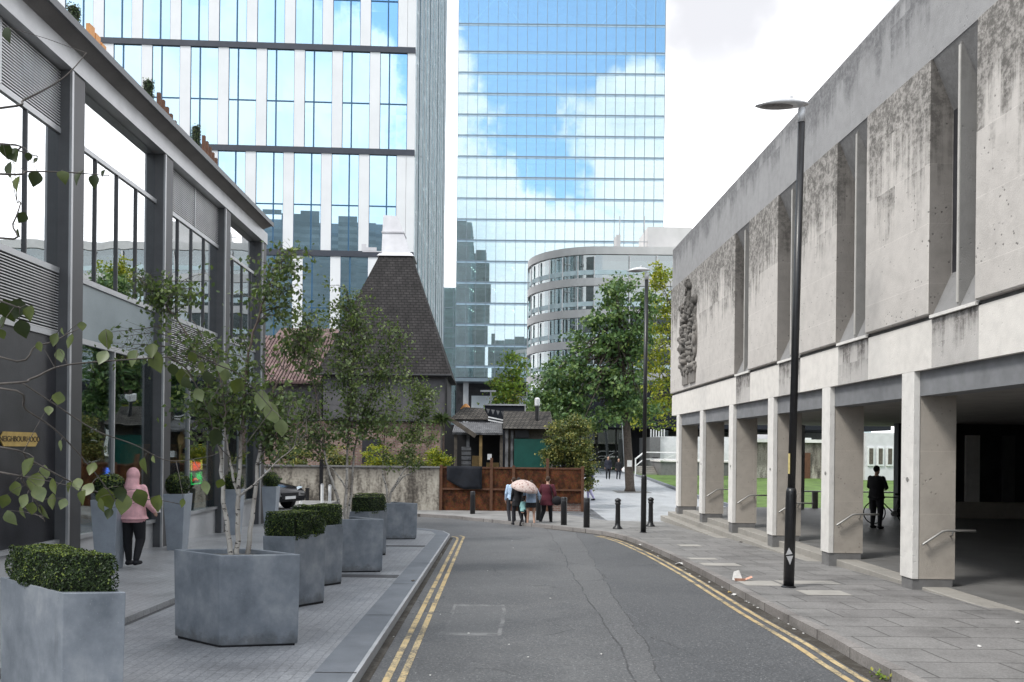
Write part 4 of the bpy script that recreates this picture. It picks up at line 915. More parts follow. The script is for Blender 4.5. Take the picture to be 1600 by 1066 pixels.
c.add(pts, fr); o = c.solo('dark_cloth', M['cloth'], 'dark blue cloth hung over the left panel of the rusty fence', 'cloth', smooth=True); sm = o.modifiers.new('solid', 'SOLIDIFY'); sm.thickness = .015

# ------------------------------------------------------------------ far plaza: dark glazed frontage, steps, wall, flagpole
E_ = thing('dark_pavilion', 'dark glazed pavilion with black canopy beyond the trees', 'building', (20, 84, -.37))
part(E_, 'canopy', M['cloth'], lambda q: q.box(9, 40, 80, 100, 4.2, 8.5))
part(E_, 'glazed_front', mk_glass('pavilion_glazing', (.35, .40, .40), .25, (.9, .95, .95), 0, 0, .3), lambda q: q.box(9.2, 18.5, 84, 84.06, -.3, 4.19))
part(E_, 'back_wall', M['plinth'], lambda q: q.box(9, 40, 92, 92.4, -.4, 4.19))
part(E_, 'black_wall', M['black'], lambda q: q.box(14.6, 17.2, 83.0, 83.9, -.3, 4.19))
for xx in (11, 13, 15.6): part(E_, 'window_post', M['blackmetal'], lambda q: q.box(xx-.06, xx+.06, 83.8, 83.97, -.3, 4.19))
part(E_, 'inner_screen', M['wood'], lambda q: (q.box(9.6, 12.4, 86, 86.2, -.3, 3.6),))
W2 = thing('pale_block', 'white and grey block with a dark railing on its roof behind the steps', 'building', (24, 76, -.37))
part(W2, 'white_wall', M['white'], lambda q: q.box(15.7, 30, 75, 80, -.3, 3.3)); part(W2, 'grey_wall', M['plinth'], lambda q: q.box(14.7, 15.69, 74.6, 79.9, -.3, 3.2)); part(W2, 'small_window', M['black'], lambda q: q.box(14.95, 15.5, 74.5, 74.597, .5, 1.3))
part(W2, 'roof_railing', M['white'], lambda q: [q.box(14.8+k*.25, 14.9+k*.25, 74.8, 74.9, 3.2, 3.95) for k in range(6)])
S_ = thing('garden_steps', 'grey stone steps with white handrails beyond the lawn', 'steps', (19, 70, -.37))
for k in range(5): part(S_, 'step', M['step'], lambda q: q.box(12.9, 14.2, 68+k*.5, 71.5, -.3+k*.17, -.13+k*.17))
part(S_, 'side_wall', M['plinth'], lambda q: q.box(14.25, 28, 67.5, 71.5, -.3, 1.0)); part(S_, 'wall_cap', M['pierw'], lambda q: q.box(14.15, 28, 67.4, 71.6, 1.002, 1.12))
part(S_, 'handrail', M['white'], lambda q: (q.bar((12.2, 68, 1.2), (13.3, 70, 1.8), .09, .09), q.bar((13.3, 70, 1.8), (19, 70, 1.8), .09, .09), q.bar((12.2, 68, .6), (13.3, 70, 1.2), .07, .07), q.bar((13.3, 70, 1.2), (19, 70, 1.2), .07, .07), q.bar((12.2, 68, -.3), (12.2, 68, 1.3), .1, .1), q.bar((14.2, 67.35, 1.1), (17, 67.35, 2.3), .07, .07)))
G2 = thing('stone_garden_building', 'pale stone garden building with small framed windows and a brown door across the lawn', 'building', (28, 66, -.3))
part(G2, 'stone_wall', M['wall'], lambda q: q.box(20.8, 28.5, 63, 66, -.3, 2.7)); part(G2, 'pale_wall', M['cowl'], lambda q: q.box(28.55, 40, 61, 66, -.3, 3.5)); part(G2, 'cap', M['pierw'], lambda q: q.box(20.6, 28.53, 62.8, 66.2, 2.702, 2.95)); part(G2, 'door', M['rustpost'], lambda q: q.box(24.4, 25.1, 62.9, 62.998, -.2, 1.9))
for k in range(5):
    x = 28.7+k*.72; wo_ = part(G2, 'window_frame', M['white'], lambda q: q.box(x, x+.5, 60.9, 60.997, .95, 2.4)); part(wo_, 'pane', M['wood'], lambda q: q.box(x+.1, x+.4, 60.87, 60.897, 1.1, 2.3))
part(G2, 'tall_back_wall', M['cowl'], lambda q: q.box(22.3, 23.4, 67, 72, -.3, 3.4))
t = thing('flagpole', 'white leaning flagpole in front of the dark pavilion', 'flagpole', (13.0, 78, -.3)); part(t, 'pole', M['white'], lambda q: q.tube([(13.1, 78, -.3), (12.72, 78, 4.7)], [.17, .12], 8)); part(t, 'base_collar', M['steel'], lambda q: q.lathe((13.1, 78, -.37), [(.3, 0), (.3, .15), (.2, .2)], 10))

# ------------------------------------------------------------------ lamp posts, bollards
def lamp_post(base, top, joint, label, head=1.0):
    bx, by, bz = base
    t = thing('lamp_post', label, 'lamp post', base, 'black lamp posts along the right pavement')
    bv, tv = Vector(base), Vector(top); jv = bv+(tv-bv)*((joint-bz)/(top[2]-bz))
    d = (tv-bv).normalized()
    part(t, 'base_tube', M['blackmetal'], lambda q: q.tube([bv-d*.1, jv-d*.05, jv+d*.02, jv+d*.08], [.085, .085, .082, .062], 16), True)
    part(t, 'base_flange', M['blackmetal'], lambda q: q.lathe((bx, by, bz-.01), [(.12, 0), (.115, .02), (.09, .035)], 16))
    part(t, 'column', M['blackmetal'], lambda q: q.tube([jv, tv-d*.25], [.062, .056], 14), True)
    part(t, 'collar', M['lampgrey'], lambda q: q.tube([tv-d*.25, tv-d*.02], [.06, .06], 14), True)
    hd = MB(); rings = []
    for k in range(9):
        u = k/8; x = .10-u*.86*head; wdt = (.04, .10, .135, .155, .165, .16, .145, .105, .03)[k]; hh = (.035, .06, .085, .10, .105, .10, .08, .05, .012)[k]
        cz = tv.z+.02+u*-.03+.02
        rings.append([(tv.x+x, tv.y+wdt*math.cos(a)*1.0, cz+(hh*math.sin(a) if math.sin(a) > 0 else .25*hh*math.sin(a))) for a in [2*math.pi*j/14 for j in range(14)]])
    hd.loft(rings); h = hd.build('lamp_head', M['lampgrey'], t, True)
    part(h, 'lens', M['lampglass'], lambda q: q.lathe((tv.x-.42*head, tv.y, tv.z-.02), [(.10, 0), (.20, .02), (.22, .05)], 14, 1.35*head, .6))
    part(h, 'photocell', M['lampgrey'], lambda q: q.lathe((tv.x-.18, tv.y, tv.z+.12), [(.03, 0), (.03, .05), (.02, .06)], 8))
    return t, bv, d
lp, bv, d = lamp_post((4.865, 13.03, -.235), (5.0, 13.03, 7.62), 1.31, 'tall black lamp post nearest the camera on the right pavement', 1.0)
q = MB(); q.box(4.865-.05, 4.865-.022, 12.968, 12.975, 1.62, 1.95); q.build('yellow_sticker', M['yellowlab'], lp)
q = MB(); q.add([(4.83, 12.94, .42), (4.78, 12.94, .30), (4.89, 12.94, .32), (4.83, 12.943, .42), (4.78, 12.943, .30), (4.89, 12.943, .32)], [(0, 1, 2), (5, 4, 3)]); q.add([(4.79, 12.94, .28), (4.9, 12.94, .29), (4.85, 12.94, .14), (4.79, 12.943, .28), (4.9, 12.943, .29), (4.85, 12.943, .14)], [(0, 2, 1), (3, 4, 5)]); q.build('worn_sticker', M['lampgrey'], lp)
lamp_post((4.64, 24.4, -.545), (4.66, 24.4, 7.45), 1.15, 'black lamp post standing farther off beside the plaza corner', .82)
def bollard(x, y, label, h=.97, kind='round'):
    z = gz(y, .11)
    t = thing('bollard', label, 'bollard', (x, y, z), 'black bollards along the kerb')
    if kind == 'square':
        part(t, 'shaft', M['blackmetal'], lambda q: q.lathe((x, y, z-.02), [(.105, 0), (.105, h-.03), (.09, h)], 14), True)
        part(t, 'reflective_band', M['steel'], lambda q: q.lathe((x, y, z+h-.16), [(.107, 0), (.107, .06)], 14))
    else:
        part(t, 'shaft', M['blackmetal'], lambda q: q.lathe((x, y, z-.02), [(.17, 0), (.16, .05), (.10, .12), (.085, .2), (.075, h-.2), (.095, h-.18), (.095, h-.13), (.07, h-.11)], 14), True)
        part(t, 'cap', M['blackmetal'], lambda q: q.lathe((x, y, z+h-.13), [(.075, 0), (.105, .03), (.105, .07), (.07, .11), (.02, .13)], 14), True)
bollard(-.8, 32.6, 'square topped black bollard in front of the dark cloth', .95, 'square')
bollard(1.75, 29.9, 'black bollard hidden behind the bare legged umbrella walker', .98, 'square')
bollard(2.48, 27.5, 'black bollard right of the person in the maroon coat', .98, 'square')
bollard(3.13, 26.35, 'black bollard in front of the person in lavender', 1.0, 'square')
bollard(4.09, 25.9, 'ornate black bollard left of the far lamp post', 1.0)
bollard(5.42, 27.2, 'ornate black bollard right of the far lamp post', 1.0)
for (px, py, Y, h) in ((469.5, 806, 31.6, .95), (503, 806, 32.3, 1.25), (515, 806, 32.5, 1.2)):
    p = at(px, py, Y); z = gz(Y); lab = {469.5: 'white post in front of the dark car', 503: 'taller white post of the pair by the stained wall', 515: 'white post at right of the pair by the stained wall'}[px]
    t = thing('white_post', lab, 'post', (p.x, Y, z), 'white posts in front of the wall'); part(t, 'shaft', M['white'], lambda q: q.tube([(p.x, Y, z), (p.x, Y, z+h)], .06, 10)); part(t, 'cap', M['steell'], lambda q: q.lathe((p.x, Y, z+h), [(.065, 0), (.065, .03), (.02, .05)], 10))
for (px, Y, h, lab) in ((480, 33.6, 1.0, 'short dark post against the stained wall beside the car'), (501.5, 33.8, 2.2, 'tall dark post standing against the stained wall')):
    p = at(px, 800, Y); z = gz(Y); t = thing('dark_post', lab, 'post', (p.x, Y, z)); part(t, 'shaft', M['blackmetal'], lambda q: q.box(p.x-.07, p.x+.07, Y-.07, Y+.07, z, z+h)); part(t, 'cap', M['blackmetal'], lambda q: q.box(p.x-.08, p.x+.08, Y-.08, Y+.08, z+h, z+h+.03))

# ------------------------------------------------------------------ parked car
def make_car():
    t = thing('parked_car', 'black parked car with its headlight showing past the last tall planter', 'car', (0, 0, 0))
    W_ = .86
    prof = [(2.05, .30), (2.12, .48), (2.08, .66), (1.9, .80), (1.1, .95), (.95, .98), (.3, 1.42), (-.9, 1.47), (-1.75, 1.05), (-2.05, .98), (-2.12, .6), (-2.08, .30)]
    rings = []
    for yy, sc in ((-W_, .86), (-W_*.93, .97), (-W_*.5, 1.01), (0, 1.02), (W_*.5, 1.01), (W_*.93, .97), (W_, .86)):
        rings.append([(x*(1 if abs(yy) < W_*.9 else .985), yy*(1 if z < .9 else .84), .30+(z-.30)*(sc if z > .3 else 1)) for x, z in prof])
    q = MB(); q.loft(rings); carp = plain('black_car_paint', (.008, .009, .012), .12, .1, 3, 0, .3, .6); b = q.build('body', carp, t, True); bevel(b, .03, 2)
    gl = plain('car_glass', (.02, .025, .03), .05, .1, 3, 0, 0, .8)
    part(t, 'windscreen', gl, lambda q: q.hexa([(.98, -.66, .99), (1.0, .66, .99), (.98, .66, 1.01), (.96, -.66, 1.01), (.38, -.58, 1.39), (.38, .58, 1.39), (.33, .58, 1.42), (.33, -.58, 1.42)]))
    for s in (-1, 1):
        part(t, 'side_window', gl, lambda q: q.hexa([(.75, s*.735, 1.0), (-1.5, s*.735, 1.02), (-1.5, s*.755, 1.02), (.75, s*.755, 1.0), (.25, s*.70, 1.34), (-.9, s*.70, 1.38), (-.9, s*.72, 1.38), (.25, s*.72, 1.34)]))
        h = part(t, 'headlight', plain('headlight_lens', (.62, .66, .70), .1, .3, 20, 0, .4, .8), lambda q: q.loft([[(1.80+.1*math.cos(a), s*(.62)+.17*math.sin(a), .74+.10*math.sin(a)*.5+.07*math.cos(a)) for a in [2*math.pi*k/12 for k in range(12)]], [(1.99+.09*math.cos(a), s*(.60)+.16*math.sin(a), .72+.05*math.sin(a)+.06*math.cos(a)) for a in [2*math.pi*k/12 for k in range(12)]]]))
        part(t, 'fog_trim', M['steell'], lambda q: q.hexa([(2.02, s*.35, .50), (1.98, s*.78, .50), (2.05, s*.78, .50), (2.10, s*.35, .50), (2.02, s*.35, .55), (1.98, s*.78, .55), (2.05, s*.78, .55), (2.10, s*.35, .55)]))
        part(t, 'mirror', carp, lambda q: q.ball((.7, s*.93, 1.02), (.07, .11, .07), 8, 6), True)
        for xx in (1.3, -1.35):
            wh = part(t, 'wheel', M['steell'], lambda q: q.tube([(xx, s*.74, .31), (xx, s*.875, .31)], .2, 14)); part(wh, 'tyre', M['black'], lambda q: q.tube([(xx, s*.68, .31), (xx, s*.86, .31)], [.315, .315], 18))
    part(t, 'grille', M['black'], lambda q: q.box(2.08, 2.125, -.42, .42, .42, .62)); part(t, 'number_plate', M['white'], lambda q: q.box(2.125, 2.135, -.26, .26, .40, .5))
    return t
car = make_car(); sheet('parking_apron', [(-24, 26.5), (-6.5, 26.5), (-6.5, 33.4), (-24, 33.4)], .52, M['tarpave'], .6)
car.location = (-8.95, 28.9, gz(29.0, .52)); car.rotation_euler = (0, 0, math.radians(-28))

# ------------------------------------------------------------------ street planters (rhombic tubs)
def hedge_leaves(q, pt_on, n, size, r):
    for _ in range(n):
        p, nr = pt_on(r); p = Vector(p); up = nr[2] > .45; nr = (Vector(nr)+Vector((r.uniform(-.8, .8), r.uniform(-.8, .8), r.uniform(-.5, .9)))).normalized()
        a = nr.orthogonal().normalized(); a.rotate(Matrix.Rotation(r.uniform(0, 6.28), 3, nr)); b = nr.cross(a); s = size*r.uniform(.6, 1.35)
        p = p+nr*r.uniform(-.3, 1.0)*size
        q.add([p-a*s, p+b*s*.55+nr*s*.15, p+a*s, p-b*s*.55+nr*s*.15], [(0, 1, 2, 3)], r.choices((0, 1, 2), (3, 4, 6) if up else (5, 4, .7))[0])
def planter_box(L_, F_, R_, ztop, zbot, label, group):
    Lv, Fv, Rv = Vector(L_), Vector(F_), Vector(R_); Bv = Lv+Rv-Fv; c = (Lv+Rv)/2
    t = thing('planter', label, 'planter', (c.x, c.y, zbot), group)
    P4 = [Fv, Rv, Bv, Lv]; wallt = .045
    def inset(p, k): d = (c-p); return p+d.normalized()*k*1.4
    out_b = [p+(c-p).normalized()*.025 for p in P4]; inn = [inset(p, wallt) for p in P4]
    v = [(p.x, p.y, zbot+.02) for p in out_b]+[(p.x, p.y, ztop) for p in P4]+[(p.x, p.y, ztop) for p in inn]+[(p.x, p.y, ztop-.1) for p in inn]
    f = [(3, 2, 1, 0)]+[(i, (i+1) % 4, 4+(i+1) % 4, 4+i) for i in range(4)]+[(4+i, 4+(i+1) % 4, 8+(i+1) % 4, 8+i) for i in range(4)]+[(8+i, 8+(i+1) % 4, 12+(i+1) % 4, 12+i) for i in range(4)]
    o = MB().add(v, f).build('tub', M['planter'], t); bevel(o, .008, 2)
    MB().add([(p.x, p.y, ztop-.05) for p in inn], [(0, 1, 2, 3)]).build('soil', M['soil'], t)
    MB().add([(p.x+(c.x-p.x)*.08, p.y+(c.y-p.y)*.08, zbot-.015) for p in P4]+[(p.x+(c.x-p.x)*.08, p.y+(c.y-p.y)*.08, zbot+.03) for p in P4], [(0, 1, 5, 4), (1, 2, 6, 5), (2, 3, 7, 6), (3, 0, 4, 7)]).build('feet', M['black'], t)
    return c, Bv
def box_hedge(L_, F_, R_, z0, h, label, grow=.0, n=3200, size=.017, seed=1):
    r = random.Random(seed); Lv, Fv, Rv = Vector(L_), Vector(F_), Vector(R_); Bv = Lv+Rv-Fv; c = (Lv+Rv)/2
    P4 = [c+(p-c)*(.84+grow) for p in (Fv, Rv, Bv, Lv)]
    t = thing('box_hedge', label, 'hedge', (c.x, c.y, z0), 'clipped box hedges in the planters')
    core = [c+(p-c)*.93 for p in P4]
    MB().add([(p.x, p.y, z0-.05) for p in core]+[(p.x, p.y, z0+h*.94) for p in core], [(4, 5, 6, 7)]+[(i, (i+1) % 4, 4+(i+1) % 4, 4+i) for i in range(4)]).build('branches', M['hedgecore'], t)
    per = [(P4[(i+1) % 4]-P4[i]).length*h for i in range(4)]; top = (P4[1]-P4[0]).cross(P4[3]-P4[0]) if False else abs((P4[1]-P4[0]).x*(P4[3]-P4[0]).y-(P4[1]-P4[0]).y*(P4[3]-P4[0]).x)
    wts = per+[top*1.3]
    def pt(r):
        i = r.choices(range(5), wts)[0]; u, v = r.random(), r.random()
        if i == 4:
            p = P4[0]+(P4[1]-P4[0])*u+(P4[3]-P4[0])*v; zz = z0+h+.03*mnoise.noise((p.x*6, p.y*6, 0)); return (p.x, p.y, zz), (0, 0, 1)
        p = P4[i]+(P4[(i+1) % 4]-P4[i])*u; d = (P4[(i+1) % 4]-P4[i]).normalized(); nn = (d.y, -d.x, 0); zz = v*h
        bulge = .03*math.sin(v*math.pi)+.045*mnoise.noise((p.x*5, p.y*5, v*2.5)); p = p+Vector((d.y, -d.x))*bulge
        return (p.x, p.y, z0+zz), nn
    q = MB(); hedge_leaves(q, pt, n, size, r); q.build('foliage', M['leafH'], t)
P3c = ((-3.08, 10.70), (-2.64, 10.66), (-2.31, 11.12)); P2c = ((-3.49, 8.74), (-2.83, 8.27), (-2.02, 8.43))
def off(tri, dx, dy): return tuple((x+dx, y+dy) for x, y in tri)
spec = [
 ('hedge', ((-3.95, 6.40), (-3.09, 5.74), (-2.66, 5.80)), 'planter with low hedge at the bottom left corner of the picture', 'low clipped box hedge nearest the camera at bottom left'),
 ('birch', P2c, 'large faceted planter holding the three stemmed birch', ''),
 ('hedge', P3c, 'hedge planter right behind the large birch planter', 'box hedge just behind the large birch planter'),
 ('hedge', off(P3c, -.11, 1.87), 'hedge planter third from the front, half hidden by the one before', 'box hedge half hidden behind the wider hedge in front of it'),
 ('birch', off(P2c, .05, 6.08), 'birch planter in the middle of the row, wide front face', ''),
 ('hedge', off(P3c, .02, 6.30), 'narrow hedge planter between the middle and last birch planters', 'small box hedge in front of the last birch planter'),
 ('hedge', off(P3c, -.25, 8.15), 'farthest hedge planter, mostly hidden by the one in front', 'farthest box hedge peeping over the nearer small hedge'),
 ('birch', off(P2c, .02, 12.95), 'last birch planter at the far end of the row', ''),
 ('birch', off(P2c, -.15, -6.2), 'birch planter beside the camera just outside the left edge', ''),
]
planters = {}
for i, (kd, tri, lab, hl) in enumerate(spec):
    yb = sum(p[1] for p in tri)/3; zb_ = road_z(yb)+.102; zt = zb_+.965
    c, Bv = planter_box(*tri, zt, zb_, lab, 'faceted grey planters along the pavement'); planters[i] = (c, zt)
    if kd == 'hedge': box_hedge(*tri, zt-.05, .31 if i == 0 else .36, hl, .0 if i == 0 else .06, 11000 if i == 0 else (7000 if i < 4 else 2600), .0105 if i == 0 else .0135, 30+i)
# tall tapered planters with clipped balls against the facade
for i, (x, y, lab, lb2) in enumerate(((-6.72, 14.0, 'tall tapered planter in front of the nearest steel column', 'dark clipped ball in the tall planter left of the pink hooded walker'), (-6.85, 17.35, 'tall tapered planter right of the pink hooded walker', 'light green clipped ball right of the pink hooded walker'),
        (-6.95, 21.4, 'tall tapered planter seen behind the white birch stems', 'clipped ball seen just left of the white birch stems'), (-6.95, 25.0, 'tall tapered planter beside the black parked car', 'clipped ball at the building corner beside the black car'))):
    z = tz(y); t = thing('tall_planter', lab, 'planter', (x, y, z), 'tall tapered planters along the facade')
    q = MB(); a, b = .165, .235; H_ = 1.22
    q.hexa([(x-a, y-a, z), (x+a, y-a, z), (x+a, y+a, z), (x-a, y+a, z), (x-b, y-b, z+H_), (x+b, y-b, z+H_), (x+b, y+b, z+H_), (x-b, y+b, z+H_)]); bevel(q.build('tub', M['planterpale'], t), .01, 2)
    q = MB(); q.box(x-b+.03, x+b-.03, y-b+.03, y+b-.03, z+H_+.001, z+H_+.006); q.build('soil', M['soil'], t)
    r = random.Random(60+i); ball = thing('clipped_ball', lb2, 'topiary', (x, y, z+H_), 'clipped topiary balls'); R0 = .25
    q = MB(); q.ball((x, y, z+H_+.19), R0*.9, 12, 9); q.build('branches', M['hedgecore'], ball, True)
    def pt(r):
        v = Vector((r.gauss(0, 1), r.gauss(0, 1), r.gauss(0, 1))).normalized(); rr = R0*(1+.06*mnoise.noise(v*4)); return Vector((x, y, z+H_+.19))+v*rr, v
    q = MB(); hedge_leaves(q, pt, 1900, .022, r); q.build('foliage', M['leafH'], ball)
# slim clipped columns and rusty slat screens on the bar's roof terrace
for i, (y, zt, lab) in enumerate(((15.4, 10.47, 'slim clipped column nearest on the bar roof edge'), (18.75, 10.58, 'slim clipped column in the middle of the bar roof edge'), (21.75, 10.72, 'slim clipped column farthest along the bar roof edge'))):
    t = thing('roof_topiary', lab, 'topiary', (-8.2, y, 9.36), 'slim clipped columns on the roof'); q = MB(); q.lathe((-8.2, y, 9.36), [(.10, 0), (.10, zt-9.42), (.05, zt-9.38)], 10); q.build('branches', M['hedgecore'], t)
    def pt(r):
        a = r.uniform(0, 6.28); return Vector((-8.2+.115*math.cos(a), y+.115*math.sin(a), r.uniform(9.4, zt))), Vector((math.cos(a), math.sin(a), .1))
    q = MB(); hedge_leaves(q, pt, 900, .022, random.Random(i)); q.build('foliage', M['leafH'], t)
    s = thing('slat_screen', ('rusty slat screen right of the nearest roof column', 'rusty slat screen right of the middle roof column', 'rusty slat screen right of the farthest roof column')[i], 'screen', (-8.2, y+1, 9.36), 'rusty slat screens on the roof')
    for k in range(5): part(s, 'slat', M['rustpost'] if i else M['orange'], lambda q: q.box(-8.24, -8.16, y+.55+k*.24, y+.55+k*.24+(.09 if i else .2), 9.36, zt-.05-k*.07))
# ------------------------------------------------------------------ trees and shrubs
def leaf_quad(q, p, size, r, droop=.3, tone=(5, 3, 2), flat=.0):
    n = Vector((r.gauss(0, 1), r.gauss(0, 1)-.2, r.gauss(0, 1)+flat)).normalized(); a = n.orthogonal().normalized(); a.rotate(Matrix.Rotation(r.uniform(0, 6.28), 3, n))
    a = (a+Vector((0, 0, -droop))).normalized(); b = n.cross(a).normalized(); s = size*r.uniform(.65, 1.3); p = Vector(p)
    q.add([p, p+a*s*.75+b*s*.55+n*s*.12, p+a*s*1.7, p+a*s*.75-b*s*.55+n*s*.12], [(0, 1, 2, 3)], r.choices((0, 1, 2), tone)[0])
def limb(q, a, b, ra, rb, r, sag=.12, n=5):
    a = Vector(a); b = Vector(b); d = b-a; mid = [a.lerp(b, i/n) for i in range(n+1)]
    for i in range(1, n):
        t = i/n; mid[i] += Vector((r.uniform(-1, 1), r.uniform(-1, 1), r.uniform(-.6, .6)))*d.length*.05+Vector((0, 0, sag*d.length*math.sin(t*math.pi)))
    q.tube(mid, [ra+(rb-ra)*i/n for i in range(n+1)], 5); return mid
def big_tree(name, label, cat, base, top, rad, ells, nclump, per, lsize, mats, clump_r, seed, group=None, bark='trunk', flat=.4):
    r = random.Random(seed); t = thing(name, label, cat, base, group)
    q = MB(); bv, tv = Vector(base), Vector(top)
    q.tube([bv+Vector((0, 0, -.1)), bv+Vector((0, 0, .25)), bv.lerp(tv, .35)+Vector((.05, 0, 0)), bv.lerp(tv, .7), tv], [rad*1.5, rad*1.1, rad*.9, rad*.7, rad*.35], 10); q.build('trunk', M[bark], t, True)
    q = MB(); lf = MB(); tot = sum(e[3] for e in ells)
    for e in ells:
        c, rx, rz, wgt = e; c = Vector(c)
        for k in range(max(2, int(nclump*wgt/tot))):
            d = Vector((r.gauss(0, 1), r.gauss(0, 1), r.gauss(0, 1))).normalized()*(r.random()**.42)
            p = c+Vector((d.x*rx, d.y*rx*.9, d.z*rz))
            if k % 3 == 0:
                s = bv.lerp(tv, r.uniform(.45, .95)); limb(q, s, p, rad*.28, rad*.05, r, .08)
            cr = clump_r*r.uniform(.55, 1.25); m_ = r.choices((0, 1, 2), (5, 3, 2))[0]
            tone = [3, 2, 1]; tone[m_] += 5
            for j in range(int(per*r.uniform(.6, 1.3))):
                o = Vector((r.gauss(0, .55), r.gauss(0, .55), r.gauss(0, .24)))*cr; o.z -= .12*(o.x*o.x+o.y*o.y)/cr
                leaf_quad(lf, p+o, lsize, r, .25, tone, flat)
    if q.v: q.build('limbs', M[bark], t, True)
    lf.build('crown', mats, t); return t
def ell(px, py, rx, rz, Y, wgt=1, dy=0):
    return (at(px, py, Y+dy), rx/F*Y, rz/F*Y, wgt)
Y = 47.0; b = at(985, 769, Y)
big_tree('plane_tree', 'broad dark green tree with a paper notice on its trunk, behind the far lamp post', 'tree', (8.12, Y, gz(Y, .11)), (7.4, Y+.4, 10.2), .26,
  [ell(965, 468, 34, 40, Y, .8), ell(990, 530, 30, 50, Y, .8), ell(938, 540, 54, 30, Y, 1.1), ell(905, 580, 60, 28, Y, 1.2), ell(955, 600, 56, 44, Y, 1.6), ell(872, 622, 38, 26, Y, 1.0), ell(915, 645, 70, 26, Y, 1.2), ell(985, 640, 36, 26, Y, .6), ell(1008, 490, 16, 40, Y, .35), ell(940, 505, 34, 20, Y, .4)],
  270, 50, .15, M['leafP'], .62, 11)
Y = 58.0
big_tree('acacia_tree', 'yellow green tree between the dark tree and the court building', 'tree', (14.6, Y, gz(Y, .11)), (13.4, Y, 12.0), .18,
  [ell(1034, 436, 26, 26, Y), ell(1042, 490, 30, 34, Y, 1.2), ell(1022, 545, 40, 40, Y, 1.5), ell(1034, 600, 36, 36, Y, 1.3), ell(1015, 650, 40, 22, Y, .8), ell(1075, 540, 30, 70, Y, 1.)], 150, 40, .14, M['leafY'], .75, 12)
Y = 72.0
big_tree('young_tree', 'small bright green tree in front of the glass tower entrance', 'tree', (1.7, Y, gz(Y)), (1.8, Y, 8.5), .12,
  [ell(803, 572, 22, 26, Y), ell(796, 606, 32, 26, Y, 1.4), ell(780, 632, 20, 16, Y, .6), ell(822, 640, 26, 24, Y, .8)], 75, 46, .17, M['leafS'], .85, 13)
Y = 63.0
big_tree('dark_tree', 'dark round tree left of the broad tree, above the hut roof', 'tree', (4.6, Y, gz(Y)), (4.7, Y, 5.5), .14,
  [ell(858, 600, 22, 34, Y), ell(850, 640, 26, 24, Y), ell(880, 640, 26, 26, Y)], 60, 46, .16, M['leafP'], .8, 14)
Y = 35.6
big_tree('bush', 'big round bush rising over the right end of the rusty fence', 'bush', (3.3, Y, gz(Y)), (3.4, Y, 1.6), .07,
  [ell(882, 688, 36, 34, Y, 1.5), ell(900, 712, 26, 34, Y, 1.1), ell(862, 705, 18, 22, Y, .6), ell(915, 735, 12, 30, Y, .5), ell(900, 665, 20, 18, Y, .5)], 210, 80, .062, M['leafG'], .30, 15, None, 'twig')
shr = [(452, 706, 34, 28, 'leafG', 'leafy shrub over the wall above the dark car'), (520, 716, 30, 22, 'leafG', 'leafy shrub over the wall by the tall dark post'), (588, 715, 24, 20, 'leafY', 'golden variegated shrub over the middle of the wall'),
       (640, 722, 30, 14, 'leafG', 'low trailing shrub over the wall behind the last birch'), (684, 716, 14, 20, 'leafY', 'golden shrub at the right end of the stained wall')]
for i, (px, py, rx, rz, mt, lab) in enumerate(shr):
    Y = 34.8+.25*(i % 2); p = at(px, py, Y)
    big_tree('wall_shrub', lab, 'shrub', (p.x, Y, gz(Y)), (p.x, Y, p.z), .03, [ell(px, py, rx, rz, Y), ell(px+rx*.4, py+rz*.5, rx*.7, rz*.6, Y)], 34, 70, .062, M[mt], .28, 70+i, 'shrubs growing over the stained wall', 'twig')
p = at(690, 655, 36.5); t = thing('spiky_plant', 'spiky palm like plant at the corner of the pub', 'plant', (p.x, 36.5, -.75)); q = MB(); q.tube([(p.x, 36.5, -.75), p], [.07, .05], 7); q.build('stem', M['twig'], t)
q = MB()
for k in range(70):
    d = Vector((rnd.gauss(0, 1), rnd.gauss(0, 1), rnd.gauss(.25, .8))).normalized(); s = d.cross(Vector((0, 0, 1))).normalized()*.02; L_ = rnd.uniform(.4, .75)
    q.add([p-s, p+s, p+d*L_*.6+s*.8+Vector((0, 0, -.02)), p+d*L_+Vector((0, 0, -.16)), p+d*L_*.6-s*.8+Vector((0, 0, -.02))], [(0, 1, 2, 3, 4)])
q.build('fronds', M['leafG'][2], t)
